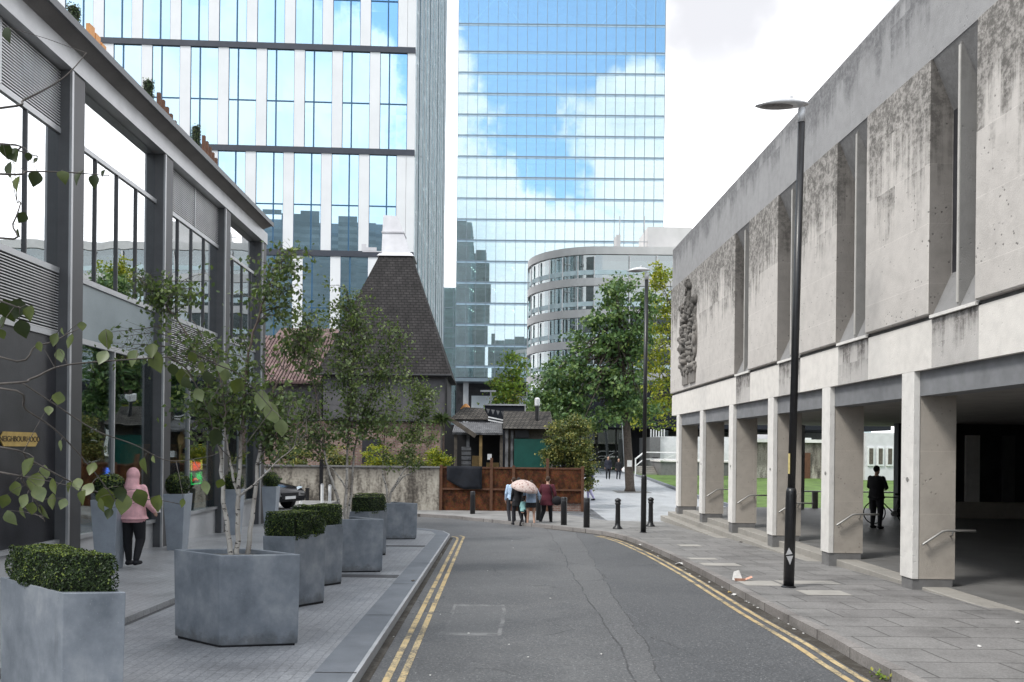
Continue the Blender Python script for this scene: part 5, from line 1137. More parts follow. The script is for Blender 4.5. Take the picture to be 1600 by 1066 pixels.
# --- birches in the planters
def birch(name_label, base, stems, ells, ntw, per, lsize, seed, tone=(5, 3, 2), r0=.03, cat='tree'):
    r = random.Random(seed); t = thing('birch_tree', name_label, cat, base, 'birch trees in the planters'); lf = MB(); tw = MB(); nodes = []
    for si, pts in enumerate(stems):
        P = smooth_line(pts, 5); n = len(P); q = MB(); P = [Vector(p) for p in P]
        for i in range(1, n): P[i] += Vector((r.uniform(-.012, .012), r.uniform(-.012, .012), 0))
        rr0 = r0 if si < 3 else r0*.55
        q.tube(P, [rr0*(1-.86*(i/(n-1))**.8) for i in range(n)], 9); q.build('trunk', M['bark'], t, True)
        nodes += [(p, i/(n-1)) for i, p in enumerate(P) if i > n*.25]
    tot = sum(e[3] for e in ells)
    for e in ells:
        c, rx, rz, wgt = e
        for k in range(int(ntw*wgt/tot)):
            d = Vector((r.gauss(0, 1), r.gauss(0, 1), r.gauss(0, 1))).normalized()*(r.random()**.45); tgt = Vector(c)+Vector((d.x*rx, d.y*rx*.8, d.z*rz))
            cand = sorted(nodes, key=lambda nn: (nn[0]-tgt).length+max(0, nn[0].z-tgt.z+.1)*1.2+r.uniform(0, .25))[0]
            L_ = (cand[0]-tgt).length; path = limb(tw, cand[0], tgt, min(.011, .004+L_*.004), .0015, r, .10, 6)
            k2 = int(per*r.uniform(.6, 1.3))
            for j in range(k2):
                u = r.uniform(.35, 1.0); i = min(5, int(u*6)); p = path[i].lerp(path[i+1], u*6-i)
                off_ = Vector((r.gauss(0, 1), r.gauss(0, 1), r.gauss(-.35, .8)))*min(.16, .05+L_*.09); p2 = p+off_
                if r.random() < .35: tw.tube([p, p.lerp(p2, .5)+Vector((0, 0, .01)), p2], [.002, .0015, .001], 3, False)
                leaf_quad(lf, p2, lsize, r, .7, tone)
    tw.build('branches', M['twig'], t); lf.build('leaves', M['leafB'], t); return t
c2, z2 = planters[1]
def A8(px, py, dy=0, Y0=8.55): return tuple(at(px, py, Y0+dy))
birch('slender white birch with three stems in the large front planter', (c2.x, c2.y, z2-.05),
  [[A8(362, 872, -.05), A8(352, 800, .0), A8(345, 720, .05), A8(338, 650, .1), A8(310, 560, .15), A8(262, 480, .25), A8(212, 430, .3)],
   [A8(371, 872), A8(372, 790), A8(377, 700), A8(381, 600, -.1), A8(396, 520, -.15), A8(420, 450, -.2), A8(438, 390, -.25)],
   [A8(385, 872, .1), A8(396, 790, .1), A8(408, 690, .1), A8(424, 620, .2), A8(452, 570, .3), A8(505, 525, .4)],
   [A8(373, 775), A8(362, 735, -.1), A8(352, 680, -.2), A8(350, 620, -.3), A8(330, 550, -.35), A8(300, 500, -.4)],
   [A8(374, 775), A8(395, 758, -.15), A8(440, 715, -.3), A8(470, 690, -.4)]],
  [ell(290, 455, 85, 50, 8.6, .5, .2), ell(225, 470, 60, 50, 8.6, .28, .2), ell(330, 545, 100, 45, 8.6, .8, 0), ell(440, 430, 52, 60, 8.6, .75, -.2), ell(470, 520, 50, 50, 8.6, .6, .3), ell(400, 620, 110, 55, 8.6, 1.6, 0), ell(300, 640, 55, 60, 8.6, .6, -.2), ell(440, 680, 55, 40, 8.6, .7, .2), ell(175, 540, 40, 40, 8.6, .12, .2)],
  260, 24, .034, 21, (5, 4, 1.5), .03)
c5, z5 = planters[4]
def A15(px, py, dy=0): return tuple(at(px, py, 14.7+dy))
birch('denser birch in the middle planter of the row', (c5.x, c5.y, z5-.05),
  [[A15(539, 822), A15(541, 760), A15(543, 690), A15(548, 610), A15(552, 520), A15(540, 450)], [A15(541, 822, .2), A15(550, 760, .2), A15(556, 690, .25), A15(590, 590, .3), A15(630, 520, .4)], [A15(537, 822, -.2), A15(525, 770, -.2), A15(510, 720, -.3), A15(500, 650, -.3), A15(480, 560, -.4)], [A15(542, 765), A15(522, 735, .3), A15(506, 728, .3)]],
  [ell(540, 480, 55, 40, 14.7, 1.), ell(500, 540, 45, 50, 14.7, 1.), ell(580, 520, 55, 45, 14.7, 1.1), ell(545, 590, 75, 50, 14.7, 1.8), ell(530, 660, 75, 42, 14.7, 1.5), ell(620, 560, 40, 40, 14.7, .6), ell(470, 650, 40, 50, 14.7, .8), ell(600, 640, 40, 40, 14.7, .7)],
  270, 28, .040, 22, (4, 4, 2.2), .035)
c8, z8 = planters[7]
def A21(px, py, dy=0): return tuple(at(px, py, 21.5+dy))
birch('small forked birch in the last planter of the row', (c8.x, c8.y, z8-.05),
  [[A21(607, 792), A21(611, 770), A21(622, 750), A21(640, 715), A21(650, 660), A21(655, 610)], [A21(606, 792, .2), A21(604, 765, .2), A21(598, 735, .3), A21(600, 690, .3), A21(610, 630, .3)], [A21(612, 768), A21(630, 745, .2), A21(648, 735, .3), A21(672, 690, .3)]],
  [ell(640, 610, 40, 40, 21.5, 1.), ell(650, 670, 45, 36, 21.5, 1.2), ell(605, 660, 30, 40, 21.5, .8), ell(670, 620, 26, 36, 21.5, .6), ell(630, 715, 36, 20, 21.5, .6)],
  150, 24, .046, 23, (5, 2.5, 3), .035)
# --- the birch whose branches reach in from the left edge, close to the camera
c9, z9 = planters[8]; r = random.Random(5)
NT = thing('birch_tree', 'birch reaching in from the left edge with large leaves close to the camera', 'tree', (c9.x, c9.y, z9-.05), 'birch trees in the planters')
trk = [Vector((c9.x, c9.y, z9-.1)), Vector((c9.x+.05, c9.y+.0, 1.6)), Vector((c9.x+.12, c9.y+.02, 2.4)), Vector((c9.x+.2, c9.y+.05, 3.2)), Vector((c9.x+.25, c9.y, 4.2))]
q = MB(); q.tube(smooth_line(trk, 4), [.05, .048, .046, .044, .042, .04, .038, .036, .034, .032, .03, .028, .026, .024, .02, .016, .012], 9); q.build('trunk', M['bark'], NT, True)
def AN(px, py, Y=2.35): return at(px, py, Y)
near_br = [
 [(0, 600), (49, 592), (86, 575), (124, 568), (200, 562), (263, 558), (310, 556)], [(0, 607), (40, 640), (83, 669), (124, 710), (161, 755), (188, 795)],
 [(34, 598), (90, 635), (150, 673), (210, 695), (263, 720), (323, 714), (345, 706)], [(0, 699), (45, 718), (101, 748), (140, 765), (190, 778), (250, 782), (282, 788)], [(0, 169), (38, 156), (86, 131), (113, 109), (135, 83)],
 [(0, 272), (45, 268), (113, 270), (170, 275)], [(0, 372), (20, 350), (32, 318), (27, 317)], [(0, 558), (56, 541), (83, 534), (110, 520), (128, 512)], [(0, 225), (30, 236), (60, 245)], [(0, 738), (35, 752), (60, 790), (70, 815)], [(0, 470), (30, 480), (55, 490)],
 [(263, 558), (290, 575), (305, 600), (325, 640), (335, 685)], [(310, 556), (340, 570), (380, 590), (425, 640)]]
tw = MB(); npts = []
for i, bl in enumerate(near_br):
    Ys = 2.2+.08*(i % 4); P = [AN(x, y, Ys+.05*k) for k, (x, y) in enumerate(bl)]
    if bl[0][0] <= 2:
        z = min(max(P[0].z-.2, 1.2), 3.9); k = min(range(4), key=lambda j: abs(trk[j].z-z)); s = trk[k].lerp(trk[k+1], .5); P = [s, s.lerp(P[0], .55)+Vector((0, 0, .04))]+P
    S = smooth_line(P, 5); n = len(S); r0 = .0042 if bl[0][0] <= 2 else .0028
    tw.tube(S, [r0*(1-.7*k/n) for k in range(n)], 6); npts += S
near_lf = [(8, 232, 26, 1), (22, 240, 30, 1), (45, 243, 15, 1), (58, 250, 12, 1), (18, 262, 28, 1), (28, 283, 28, 0), (56, 276, 28, 1), (98, 273, 24, 0), (125, 274, 28, 1), (148, 280, 24, 1), (163, 270, 14, 1), (10, 50, 26, 1), (36, 338, 22, 1), (28, 362, 16, 1),
 (12, 480, 40, 1), (28, 478, 36, 1), (48, 486, 28, 0), (10, 498, 28, 1), (34, 510, 32, 1), (62, 539, 18, 0), (88, 528, 24, 0), (95, 552, 24, 2), (113, 530, 26, 0), (128, 508, 18, 0), (98, 516, 14, 2), (165, 524, 34, 0), (163, 556, 28, 2), (210, 556, 30, 2), (238, 545, 28, 0), (245, 560, 40, 0), (285, 585, 30, 0), (325, 588, 28, 1), (310, 614, 24, 2), (290, 596, 24, 1), (331, 636, 26, 1), (337, 680, 32, 1), (348, 574, 28, 2), (352, 584, 22, 2), (425, 640, 44, 2), (410, 620, 34, 2), (372, 600, 30, 0), (440, 665, 30, 2),
 (92, 620, 26, 2), (76, 640, 18, 2), (95, 694, 20, 2), (48, 726, 36, 0), (58, 750, 36, 0), (40, 780, 26, 2), (50, 792, 24, 0), (65, 797, 28, 0), (15, 806, 28, 2), (86, 755, 28, 0), (83, 780, 28, 0), (60, 768, 30, 2), (33, 798, 22, 0), (122, 754, 24, 2), (140, 763, 28, 2), (130, 774, 26, 0), (165, 774, 40, 0), (157, 786, 26, 0), (172, 800, 20, 1), (188, 768, 26, 1), (195, 784, 36, 0), (218, 774, 32, 0), (247, 783, 30, 0), (225, 724, 28, 0), (240, 716, 14, 2), (322, 758, 24, 2), (345, 754, 20, 0), (286, 784, 16, 0), (146, 730, 24, 0), (26, 760, 26, 0), (70, 735, 26, 2), (8, 780, 24, 0), (300, 556, 20, 0), (270, 575, 22, 1), (316, 570, 22, 0), (2, 520, 18, 0), (110, 760, 22, 0), (100, 785, 20, 2)]
lf = MB()
for (px, py, ln, tn) in near_lf:
    Y_ = r.uniform(2.15, 2.6); p0 = AN(px, py, Y_); near_p = min(npts, key=lambda v: (v-p0).length); Y_ = near_p.y+r.uniform(-.06, .06); p0 = AN(px, py, Y_)
    s = ln/F*Y_*.95; near_p = min(npts, key=lambda v: (v-p0).length)
    ax = (Vector((r.uniform(-.55, .55), r.uniform(-.35, .35), -1))).normalized(); nr = Vector((r.uniform(-.9, .9), -1, r.uniform(-.5, .8))).normalized(); nr = (nr-ax*nr.dot(ax)).normalized(); bx = ax.cross(nr)
    st = p0-ax*s*.35
    tw.tube([near_p, near_p.lerp(st, .5)+Vector((0, 0, .004)), st], [.0013, .0009, .0008], 4, False)
    out = [(0, 0), (.12, .22), (.3, .40), (.48, .42), (.66, .32), (.82, .17), (1, 0)]
    bend = r.uniform(-.35, .35); mid = [st+ax*s*t_+nr*s*bend*t_*t_ for t_, _ in out]; vs_ = []; 
    curl = r.uniform(.05, .45); cup = [nr*s*curl*w_ for _, w_ in out]
    a_ = [mid[i]+bx*s*out[i][1]*.92+cup[i] for i in range(1, 6)]; b_ = [mid[i]-bx*s*out[i][1]*.92+cup[i] for i in range(1, 6)]
    vs_ = mid+a_+b_; fs = []
    for i in range(6):
        m0, m1 = i, i+1
        A0 = 7+i-1 if i > 0 else None; A1 = 7+i if i < 5 else None; B0 = 12+i-1 if i > 0 else None; B1 = 12+i if i < 5 else None
        fs.append(tuple(v for v in (m0, m1, A1, A0) if v is not None)); fs.append(tuple(v for v in (m1, m0, B0, B1) if v is not None))
    lf.add(vs_, fs, tn)
tw.build('branches', M['twig'], NT, True); lf.build('leaves', M['leafN'], NT, True)

# ------------------------------------------------------------------ people
skin = plain('skin', (.50, .31, .23), .55, .06, 9, .02)
def person(label, loc, rot, h, pose=None, top=None, legs=None, shoes=None, hair=None, long_top=0, bulk=1., vox=.013, extra=None, bare=False, hood=None, group=None, skirt=None, lean=(0, 0)):
    P = dict(lh=(-.10, 0, .93), rh=(.10, 0, .93), lk=(-.11, .03, .50), rk=(.11, .03, .50), la=(-.11, 0, .085), ra=(.11, 0, .085), ls=(-.19, 0, 1.42), rs=(.19, 0, 1.42), le=(-.25, -.02, 1.14), re=(.25, -.02, 1.14), lw=(-.25, .06, .90), rw=(.25, .06, .90), neck=(0, 0, 1.47), head=(0, .015, 1.635))
    P.update(pose or {}); P = {k: Vector(v) for k, v in P.items()}
    for k in ('ls', 'rs', 'le', 're', 'lw', 'rw', 'neck', 'head'):
        f_ = max(0, min(1.3, (P[k].z-.93)/.5)) if k not in ('lw', 'rw', 'le', 're') else .8
        P[k] = P[k]+Vector((lean[0]*f_, lean[1]*f_, 0))
    t = thing('person', label, 'person', (0, 0, 0), group); sc = h/1.75
    def torso(q, g=0., z0=.90, z1=1.47, b=bulk):
        rows = [(.80, .155, .10), (.90, .175, .118), (1.0, .165, .112), (1.10, .150, .105), (1.25, .172, .12), (1.36, .185, .118), (1.43, .155, .095), (1.48, .075, .07)]
        rings = []
        for z, rx, ry in rows:
            if z < z0-.001 or z > z1+.03: continue
            f_ = max(0, (z-.93)/.5); ox, oy = lean[0]*f_, lean[1]*f_
            rings.append([(ox+(rx*b+g)*math.cos(a), oy+(ry*b*1.05+g)*math.sin(a), z) for a in [2*math.pi*k/16 for k in range(16)]])
        q.loft(rings)
    # one continuous body
    q = MB(); hd = P['head']; q.ball(hd+Vector((0, 0, .02)), (.074, .092, .105), 14, 10); q.ball(hd+Vector((0, .022, -.055)), (.056, .066, .07), 12, 8)
    q.ball(hd+Vector((0, .098, -.02)), (.014, .022, .026), 8, 6)
    for s in (-1, 1): q.ball(hd+Vector((s*.077, -.005, -.005)), (.014, .022, .034), 8, 6)
    q.ball(hd+Vector((0, .088, -.07)), (.024, .012, .010), 8, 5)
    q.cone(P['neck']+Vector((0, -.005, -.04)), hd+Vector((0, -.01, -.06)), .055, .05); torso(q, -.012, .80)
    for s in 'lr':
        q.cone(P[s+'s'], P[s+'e'], .047, .038); q.cone(P[s+'e'], P[s+'w'], .037, .027)
        d = (P[s+'w']-P[s+'e']).normalized(); hp = P[s+'w']+d*.05; q.ball(hp, (.03, .036, .045), 8, 6); sd_ = d.cross(Vector((1 if s == 'l' else -1, 0, 0))); sd_ = sd_.normalized() if sd_.length > .1 else Vector((0, 1, 0))
        for k in range(4):
            o_ = sd_*(-.024+.016*k); fl_ = (.062, .075, .07, .055)[k]; a_ = hp+d*.035+o_; m_ = a_+d*fl_*.55; e_ = m_+(d*.7+Vector((.5 if s == 'l' else -.5, 0, 0))).normalized()*fl_*.5
            q.cone(a_, m_, .0105, .0095, 6); q.cone(m_, e_, .0095, .008, 6)
        a_ = hp-sd_*.02; q.cone(a_, a_-sd_*.035+d*.04, .012, .009, 6)
        q.cone(P[s+'h'], P[s+'k'], .085*bulk**.5, .055, 12); q.cone(P[s+'k'], P[s+'a'], .054, .038, 10); q.cone(P[s+'a']+Vector((0, -.02, -.03)), P[s+'a']+Vector((0, .13, -.05)), .036, .026, 8)
    bdy = remesh(q.build('body', skin, t), vox if vox < .012 else .011, 3)
    if hair is not None:
        q = MB(); q.ball(hd+Vector((0, -.018, .038)), (.084, .098, .102), 12, 8); ln = hair[1]
        if ln: q.cone(hd+Vector((0, -.05, 0)), hd+Vector((0, -.07, -ln)), .075, .055)
        remesh(q.build('hair', hair[0], t), .014, 3)
    if top is not None:
        q = MB(); torso(q, .022, .90 if not long_top else .80)
        if long_top:
            q.loft([[( (.185*bulk+.05*k/3)*math.cos(a), (.135*bulk+.03*k/3)*math.sin(a), .92-long_top*k/3) for a in [2*math.pi*j/16 for j in range(16)]] for k in range(3, -1, -1)])
        for s in 'lr': q.cone(P[s+'s'], P[s+'e'], .066*bulk**.5, .056); q.cone(P[s+'e'], P[s+'w'], .055, .040)
        jk = remesh(q.build('top', top, t), vox, 4)
    if skirt is not None:
        q = MB(); q.loft([[((.19+.02*k)*math.cos(a), (.135+.02*k)*math.sin(a), .98-.13*k) for a in [2*math.pi*j/16 for j in range(16)]] for k in range(2, -1, -1)]); remesh(q.build('skirt', skirt, t), vox, 3)
    if legs is not None:
        q = MB(); q.ball((0, 0, .92), (.178*bulk, .125*bulk, .13), 14, 8)
        for s in 'lr': q.cone(P[s+'h']*1.0, P[s+'k'], .105*bulk, .075*bulk**.6, 12); q.cone(P[s+'k'], P[s+'a']+Vector((0, 0, .03)), .073*bulk**.6, .056, 12)
        remesh(q.build('trousers', legs, t), vox, 4)
    if shoes is not None:
        for s in 'lr':
            a_ = P[s+'a']; q = MB(); q.cone(a_+Vector((0, -.035, -.035)), a_+Vector((0, .14, -.05)), .05, .038, 10); q.cone(a_, a_+Vector((0, 0, -.03)), .052, .05, 10); remesh(q.build('shoe', shoes, t), .012, 3)
    if hood is not None:
        q = MB(); q.ball(hd+Vector((0, -.02, .02)), (.115, .125, .145), 14, 10); q.cone(hd+Vector((0, -.03, -.06)), P['neck']+Vector((0, -.05, -.06)), .115, .13, 12); q.ball(P['neck']+Vector((0, -.06, -.05)), (.17, .10, .075), 12, 8); remesh(q.build('hood', hood, t), .014, 4)
    if extra: extra(t, P)
    t.location = loc; t.rotation_euler = (0, 0, rot); t.scale = (sc, sc, sc); return t
def cl(name, c, rough=.85, var=.15): return plain(name, c, rough, var, 9, .12, fine=120.)
denim = cl('pale_denim', (.36, .46, .60)); blk = cl('black_cloth', (.010, .010, .013)); dk = cl('charcoal_cloth', (.035, .035, .042)); maroon = cl('maroon_wool', (.075, .012, .022)); pinkc = cl('pink_fleece', (.66, .37, .395)); teal = cl('teal_cloth', (.22, .42, .42)); lav = cl('lavender_cloth', (.40, .37, .56)); purp = cl('purple_cloth', (.12, .09, .26)); sky_ = cl('sky_blue_cloth', (.42, .56, .74)); brownh = cl('brown_hair', (.05, .03, .02)); blackh = cl('black_hair', (.012, .01, .01)); whitesh = cl('white_trainers', (.55, .53, .5)); navy = cl('navy_cloth', (.016, .018, .03))
def paper_part(t, P):
    q = MB(); w_ = P['rw']+Vector((.03, .07, .05)); q.hexa([w_+Vector(v) for v in ((-.02, 0, -.06), (.10, .02, -.04), (.10, .025, -.04), (-.02, .005, -.06), (-.02, 0, .05), (.07, .03, .06), (.07, .035, .06), (-.02, .005, .05))]); 
zp = gz(14.1, .215)
person('person in pink hooded top and black trousers walking away past the bar with a paper', (-6.36, 14.1, zp), math.radians(-8), 1.70, dict(rk=(.13, .04, .49), ra=(.16, -.14, .12), lk=(-.12, .03, .5), la=(-.11, .06, .085), re=(.30, -.02, 1.13), rw=(.31, .16, .99), le=(-.30, -.02, 1.13), lw=(-.24, .14, .98)),
       pinkc, blk, blk, None, .06, 1.32, .012, None, hood=pinkc)
q = MB(); q.hexa([(-.05, 0, -.045), (.06, .012, -.03), (.06, .016, -.03), (-.05, .004, -.045), (-.045, 0, .05), (.03, .015, .055), (.03, .019, .055), (-.045, .004, .05)])
pp = q.build('paper_sheet', M['paper']); pp.location = (-6.0, 14.27, zp+.97); tag(pp, 'white paper in the right hand of the pink hooded walker', 'paper')
gp = 'people huddled under the umbrella'
zg = gz(29.0, .0); 
person('person in pale blue jacket and charcoal trousers at the left of the umbrella', (.72, 29.4, gz(29.4)), math.radians(12), 1.72, dict(rk=(.12, .16, .52), ra=(.13, .06, .1), la=(-.12, -.2, .1), lk=(-.12, -.02, .5), re=(.30, .14, 1.32), rw=(.34, .28, 1.52), head=(.03, .05, 1.62)), sky_, dk, whitesh, (brownh, .0), 0, 1., .014, None, group=gp, lean=(.05, .06))
person('person in a long black coat half under the umbrella', (.93, 28.8, gz(28.8)), math.radians(20), 1.70, dict(rk=(.12, .08, .5), ra=(.12, -.18, .1), la=(-.12, .14, .085), lk=(-.12, .14, .5)), blk, dk, blk, (blackh, .1), .22, 1.05, .014, None, group=gp, lean=(.05, .08))
person('child in a teal top and black trousers bending beside the bare legged person', (1.10, 28.35, gz(28.35)), math.radians(-35), 1.02, dict(rk=(.12, .18, .5), ra=(.14, .1, .085), la=(-.12, -.12, .085), lk=(-.1, .05, .5)), teal, blk, blk, (brownh, .05), 0, 1.1, .013, None, group=gp, lean=(-.1, .28))
person('person in a pale denim jacket, black skirt and bare legs under the umbrella', (1.38, 28.3, gz(28.3)), math.radians(4), 1.62, dict(rk=(.115, .02, .5), ra=(.12, -.1, .1), la=(-.12, .05, .085), lk=(-.11, .05, .5), rw=(.34, .08, 1.02), re=(.32, 0, 1.18), lw=(-.1, .25, 1.25), le=(-.26, .12, 1.2)), denim, None, blk, (brownh, .22), 0, 1.05, .014, None, group=gp, skirt=blk, lean=(0, .08))
person('person in a maroon coat and black trousers walking right of the umbrella', (1.98, 28.9, gz(28.9)), math.radians(-14), 1.76, dict(lk=(-.13, .12, .5), la=(-.2, -.16, .12), rk=(.12, .1, .5), ra=(.14, .12, .085), re=(.29, -.05, 1.15), rw=(.30, -.02, .92), lw=(-.33, .1, 1.02), le=(-.3, 0, 1.15)), maroon, blk, whitesh, (brownh, .0), .20, 1.12, .014, None, group=gp, lean=(.02, .04))
t = thing('shoulder_bag', 'black shoulder bag hanging at the right side of the maroon coat', 'bag', (2.32, 28.75, .02)); q = MB(); q.ball((2.34, 28.75, .12), (.19, .10, .17), 10, 8); q.build('bag_body', blk, t, True); q = MB(); q.tube(smooth_line([(2.22, 28.75, .22), (2.14, 28.74, .45), (2.08, 28.76, .66), (2.05, 28.9, .68)], 4), .015, 6); q.build('strap', blk, t)
um, gg = newmat('patterned_umbrella_cloth'); Pn = gg.obj(); vv = gg.voro(Pn, 9); cc = gg.mix(gg.step(vv, .25, .45), (.30, .17, .15), (.50, .40, .37)); cc = gg.mix(gg.step(gg.noise(Pn, 26, 3), .5, .62), cc, (.62, .52, .48)); gg.out(gg.bsdf(cc, .7))
t = thing('umbrella', 'pink patterned umbrella held low over the huddled group', 'umbrella', (1.17, 28.35, .6)); q = MB(); rings = []
for j in range(6):
    a = j/5*math.radians(68); rr = .52*math.sin(a)/math.sin(math.radians(68)); zz = .30*(math.cos(a)-math.cos(math.radians(68)))/(1-math.cos(math.radians(68)))
    rings.append([((rr+.003)*(1-.05*(j == 5)*(k % 2))*math.cos(2*math.pi*k/16), (rr+.003)*(1-.05*(j == 5)*(k % 2))*math.sin(2*math.pi*k/16), zz) for k in range(16)])
q.loft(rings, False); cu = q.build('canopy', um, None, True); cu.parent = t; s_ = cu.modifiers.new('solid', 'SOLIDIFY'); s_.thickness = .006
q = MB(); q.tube([(0, 0, -.5), (0, 0, .36)], .008, 6); cs = q.build('shaft', M['blackmetal']); cs.parent = t
q = MB()
for k in range(8): a = 2*math.pi*k/8; q.tube([(0, 0, .29), (.27*math.cos(a), .27*math.sin(a), .215), (.5*math.cos(a), .5*math.sin(a), .01)], .004, 4)
rb = q.build('ribs', M['blackmetal']); rb.parent = t
t.rotation_euler = (math.radians(16), math.radians(8), .3); t.location = (1.13, 28.3, .56)
person('person in lavender trousers and purple top walking past the right end of the fence', (4.95, 40.2, gz(40.2, .11)), math.radians(70), 1.62, dict(rk=(.11, .16, .5), ra=(.11, .14, .085), la=(-.11, -.22, .1), lk=(-.11, -.02, .5)), purp, lav, blk, (blackh, .1), .1, 1.1, .015)
fg = 'couple walking on the plaza'
person('taller person in black clothes of the couple strolling on the plaza', (8.85, 61, gz(61, .11)), math.radians(176), 1.74, dict(rk=(.11, .1, .5), la=(-.11, -.12, .085)), navy, blk, blk, (blackh, 0), .12, 1.12, .018, group=fg)
person('shorter person in black coat of the couple strolling on the plaza', (9.65, 61, gz(61, .11)), math.radians(184), 1.58, dict(lk=(-.11, .1, .5), ra=(.11, -.12, .085)), blk, navy, blk, (brownh, .1), .22, 1.12, .018, group=fg)
t = thing('white_bag', 'white bag carried by the shorter person on the plaza', 'bag', (10.15, 60.9, .3)); q = MB(); q.ball((10.05, 60.9, .45), (.17, .08, .2), 8, 6); q.build('bag_body', M['white'], t, True); q = MB(); q.tube([(9.98, 60.9, .6), (10.05, 60.9, .75), (10.12, 60.9, .6)], .012, 5); q.build('handle', M['white'], t)
ug = 'people in the shade of the undercroft'
person('dark clad person standing by the bicycle in the undercroft', (10.95, 22.7, -.188), math.radians(-60), 1.78, dict(rw=(.12, .26, 1.12), re=(.27, .05, 1.16), lw=(-.1, .26, 1.1), le=(-.27, .05, 1.16)), blk, blk, blk, (blackh, 0), .06, 1.15, .014, group=ug)
person('dark clad person half hidden behind the pale pier in the undercroft', (10.0, 22.0, -.188), math.radians(-100), 1.76, None, blk, blk, blk, (blackh, 0), .06, 1.15, .014, group=ug)
# bicycle in the undercroft
BK = thing('bicycle', 'black bicycle leaning in the undercroft beside the standing person', 'bicycle', (12.1, 24.2, -.188))
bz = -.188+.345
def ring(q, c, R0, rr, n=28): 
    pts = [Vector((c[0]+R0*math.cos(2*math.pi*k/n), c[1], c[2]+R0*math.sin(2*math.pi*k/n))) for k in range(n+1)]; q.tube(pts, rr, 6, False)
for xx in (11.62, 12.64):
    q = MB(); ring(q, (xx, 24.2, bz), .33, .018); wh = q.build('wheel', M['black'], BK, True)
    q = MB()
    for k in range(14): a = 2*math.pi*k/14; q.tube([(xx, 24.2, bz), (xx+.32*math.cos(a), 24.2, bz+.32*math.sin(a))], .0025, 3)
    q.build('spokes', M['steell'], wh)
part(BK, 'frame', M['blackmetal'], lambda q: [q.tube([(a[0], 24.2, bz+a[1]), (b_[0], 24.2, bz+b_[1])], .017, 6) for a, b_ in (((12.64, 0), (12.22, -.03)), ((12.22, -.03), (12.36, .5)), ((12.36, .46), (11.78, .48)), ((12.22, -.03), (11.76, .42)), ((12.64, 0), (12.36, .45)), ((11.62, 0), (11.78, .6)))])
part(BK, 'handlebar', M['blackmetal'], lambda q: q.tube([(11.68, 23.93, bz+.66), (11.80, 24.1, bz+.66), (11.80, 24.3, bz+.66), (11.68, 24.47, bz+.66)], .014, 6))
part(BK, 'saddle', M['black'], lambda q: q.loft([[(12.25+.28*u, 24.2+w_*math.cos(a), bz+.56+.03*math.sin(a)) for a in [2*math.pi*k/8 for k in range(8)]] for u, w_ in ((0, .02), (.4, .035), (.8, .08), (1, .06))]), True)
part(BK, 'crank', M['steell'], lambda q: (q.tube([(12.22, 24.15, bz-.03), (12.22, 24.25, bz-.03)], .09, 12), q.tube([(12.22, 24.1, bz-.03), (12.16, 24.1, bz-.18)], .01, 5)))

# ------------------------------------------------------------------ litter
def scrap(px, py, size, lab, nm='paper_scrap', mt='paper', dz=.006, seed=0, grp=None):
    r = random.Random(seed); lo, hi = 1., 400.; u, v = uv(px, py)
    for _ in range(60):
        m_ = (lo+hi)/2
        if (road_z(m_)+dz-EYE)/m_*F < v: lo = m_
        else: hi = m_
    x, y = u/F*lo, lo; z = road_z(y)+dz; q = MB(); n = 7
    c = [(x+size*r.uniform(.5, 1)*math.cos(2*math.pi*k/n), y+size*r.uniform(.5, 1)*math.sin(2*math.pi*k/n), z+size*r.uniform(0, .45)) for k in range(n)]; cc = (x, y, z+size*r.uniform(.2, .6)); c2_ = [(a_, b_, e_-.004) for a_, b_, e_ in c]
    q.add(c+[cc]+c2_+[(cc[0], cc[1], cc[2]-.004)], [(i, (i+1) % n, n) for i in range(n)]+[(n+1+(i+1) % n, n+1+i, 2*n+1) for i in range(n)]+[(i, n+1+i, n+1+(i+1) % n, (i+1) % n) for i in range(n)])
    return q.solo(nm, M[mt], lab, 'litter', grp)
scrap(1062, 883, .14, 'large crumpled white paper in the gutter near the kerb', 'crumpled_paper', seed=1); scrap(1002, 853, .14, 'flat white paper in the gutter beyond the crumpled one', 'crumpled_paper', seed=2); scrap(1156, 847, .09, 'small white carton by the third pier on the right pavement', 'carton', dz=.122, seed=3)
scrap(1140, 926, .05, 'yellowish wrapper in the right gutter', 'wrapper', 'gold', seed=4); scrap(1147, 930, .05, 'pale wrapper beside the yellowish wrapper in the gutter', 'wrapper', seed=5)
for i, (px, py) in enumerate(((1128, 918), (1108, 910), (1078, 897), (1093, 901), (1071, 890), (1019, 861), (1028, 869), (1170, 942), (1178, 946), (1184, 950), (1218, 967), (1232, 975), (1241, 984), (1255, 990), (1300, 1010), (1313, 1017), (1240, 970), (1165, 940))):
    scrap(px, py, rnd.uniform(.018, .034), 'small white paper scrap lying in the right gutter', seed=20+i, grp='paper scraps in the right gutter')
for i, (px, py) in enumerate(((802, 856), (762, 892), (795, 1007), (825, 1027), (732, 990), (688, 960), (690, 866), (615, 995), (568, 1048), (800, 845), (940, 1022), (672, 1055), (860, 935))):
    scrap(px, py, rnd.uniform(.010, .020), 'tiny pale fleck of litter lying on the open road', seed=60+i, grp='litter flecks on the road')
scrap(646, 908, .05, 'dark scrap lying on the left granite kerb', 'leaf_litter', 'wood', .106, 90)
scrap(1530, 1010, .03, 'white scrap on the right pavement near the picture edge', dz=.12, seed=91); scrap(1590, 973, .04, 'white scrap at the foot of the terrace step at right edge', dz=.12, seed=92)
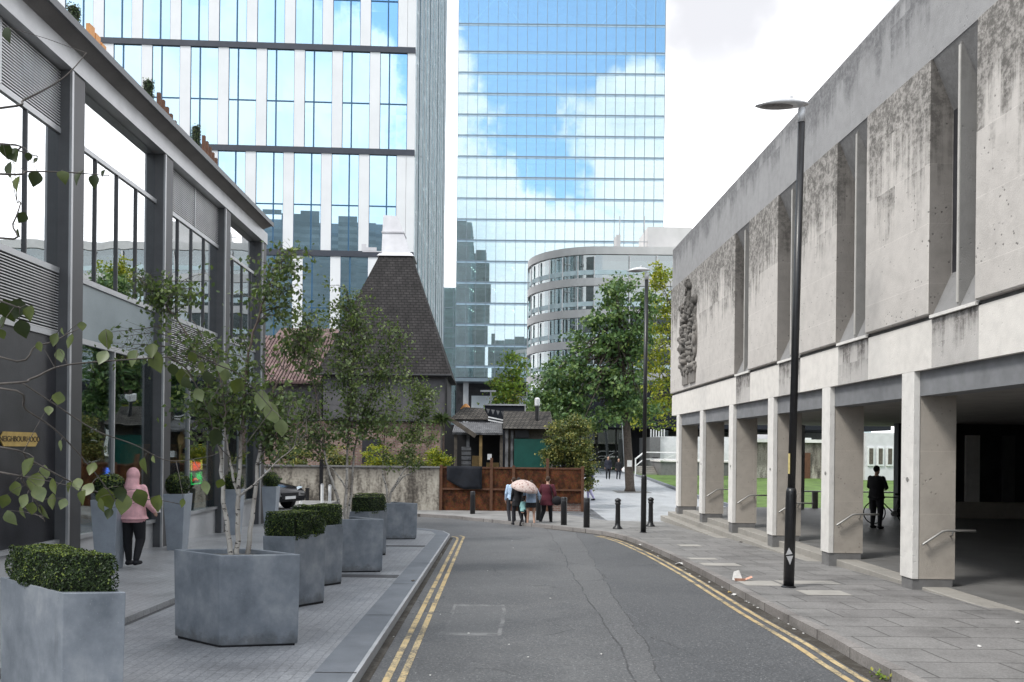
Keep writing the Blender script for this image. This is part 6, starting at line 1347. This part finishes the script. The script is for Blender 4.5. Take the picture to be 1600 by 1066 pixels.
t = thing('food_tray', 'open cardboard food tray lying on the right pavement before the lamp post', 'litter', (4.28, 13.75, gz(13.75, .118)))
def tray(q):
    x, y, z = 4.28, 13.75, gz(13.75, .12); q.box(x-.10, x+.08, y-.07, y+.07, z, z+.006)
    q.hexa([(x-.10, y+.07, z), (x+.08, y+.07, z), (x+.08, y+.075, z), (x-.10, y+.075, z), (x-.06, y+.12, z+.13), (x+.03, y+.12, z+.16), (x+.03, y+.125, z+.16), (x-.06, y+.125, z+.13)])
part(t, 'tray', M['paper'], tray)
part(t, 'tray_side', M['cardpink'], lambda q: (q.hexa([(4.18, 13.68, gz(13.7, .12)), (4.36, 13.68, gz(13.7, .12)), (4.36, 13.685, gz(13.7, .12)), (4.18, 13.685, gz(13.7, .12)), (4.17, 13.66, gz(13.7, .17)), (4.36, 13.66, gz(13.7, .165)), (4.36, 13.665, gz(13.7, .165)), (4.17, 13.665, gz(13.7, .17))]), q.hexa([(4.36, 13.7, gz(13.7, .125)), (4.5, 13.72, gz(13.7, .17)), (4.5, 13.78, gz(13.7, .19)), (4.36, 13.8, gz(13.7, .125)), (4.36, 13.7, gz(13.7, .13)), (4.5, 13.72, gz(13.7, .175)), (4.5, 13.78, gz(13.7, .195)), (4.36, 13.8, gz(13.7, .13))])))
q = MB(); r = random.Random(4)
for k in range(46):
    a = r.uniform(0, 6.28); rr = r.uniform(0, .16); p = Vector((3.78+rr*math.cos(a)*.55, 7.72+rr*math.sin(a)*1.2, gz(7.7, .006))); leaf_quad(q, p+Vector((0, 0, r.uniform(.005, .05))), .022, r, -.2, (3, 3, 1), .8)
q.solo('weed', M['leafS'], 'small green weed growing at the foot of the right kerb', 'plant')
q = MB(); q.box(7.88, 8.16, 46.64, 46.66, 1.0, 1.38); q.solo('paper_notice', M['paper'], 'white paper notice fixed to the trunk of the broad green tree', 'notice')
q = MB(); q.prism([(7.2, 45.9), (9.2, 45.9), (9.2, 47.9), (7.2, 47.9)], gz(47, .113), gz(47, .125)); o = q.build('tree_pit', M['plinth']); o['kind'] = 'structure'
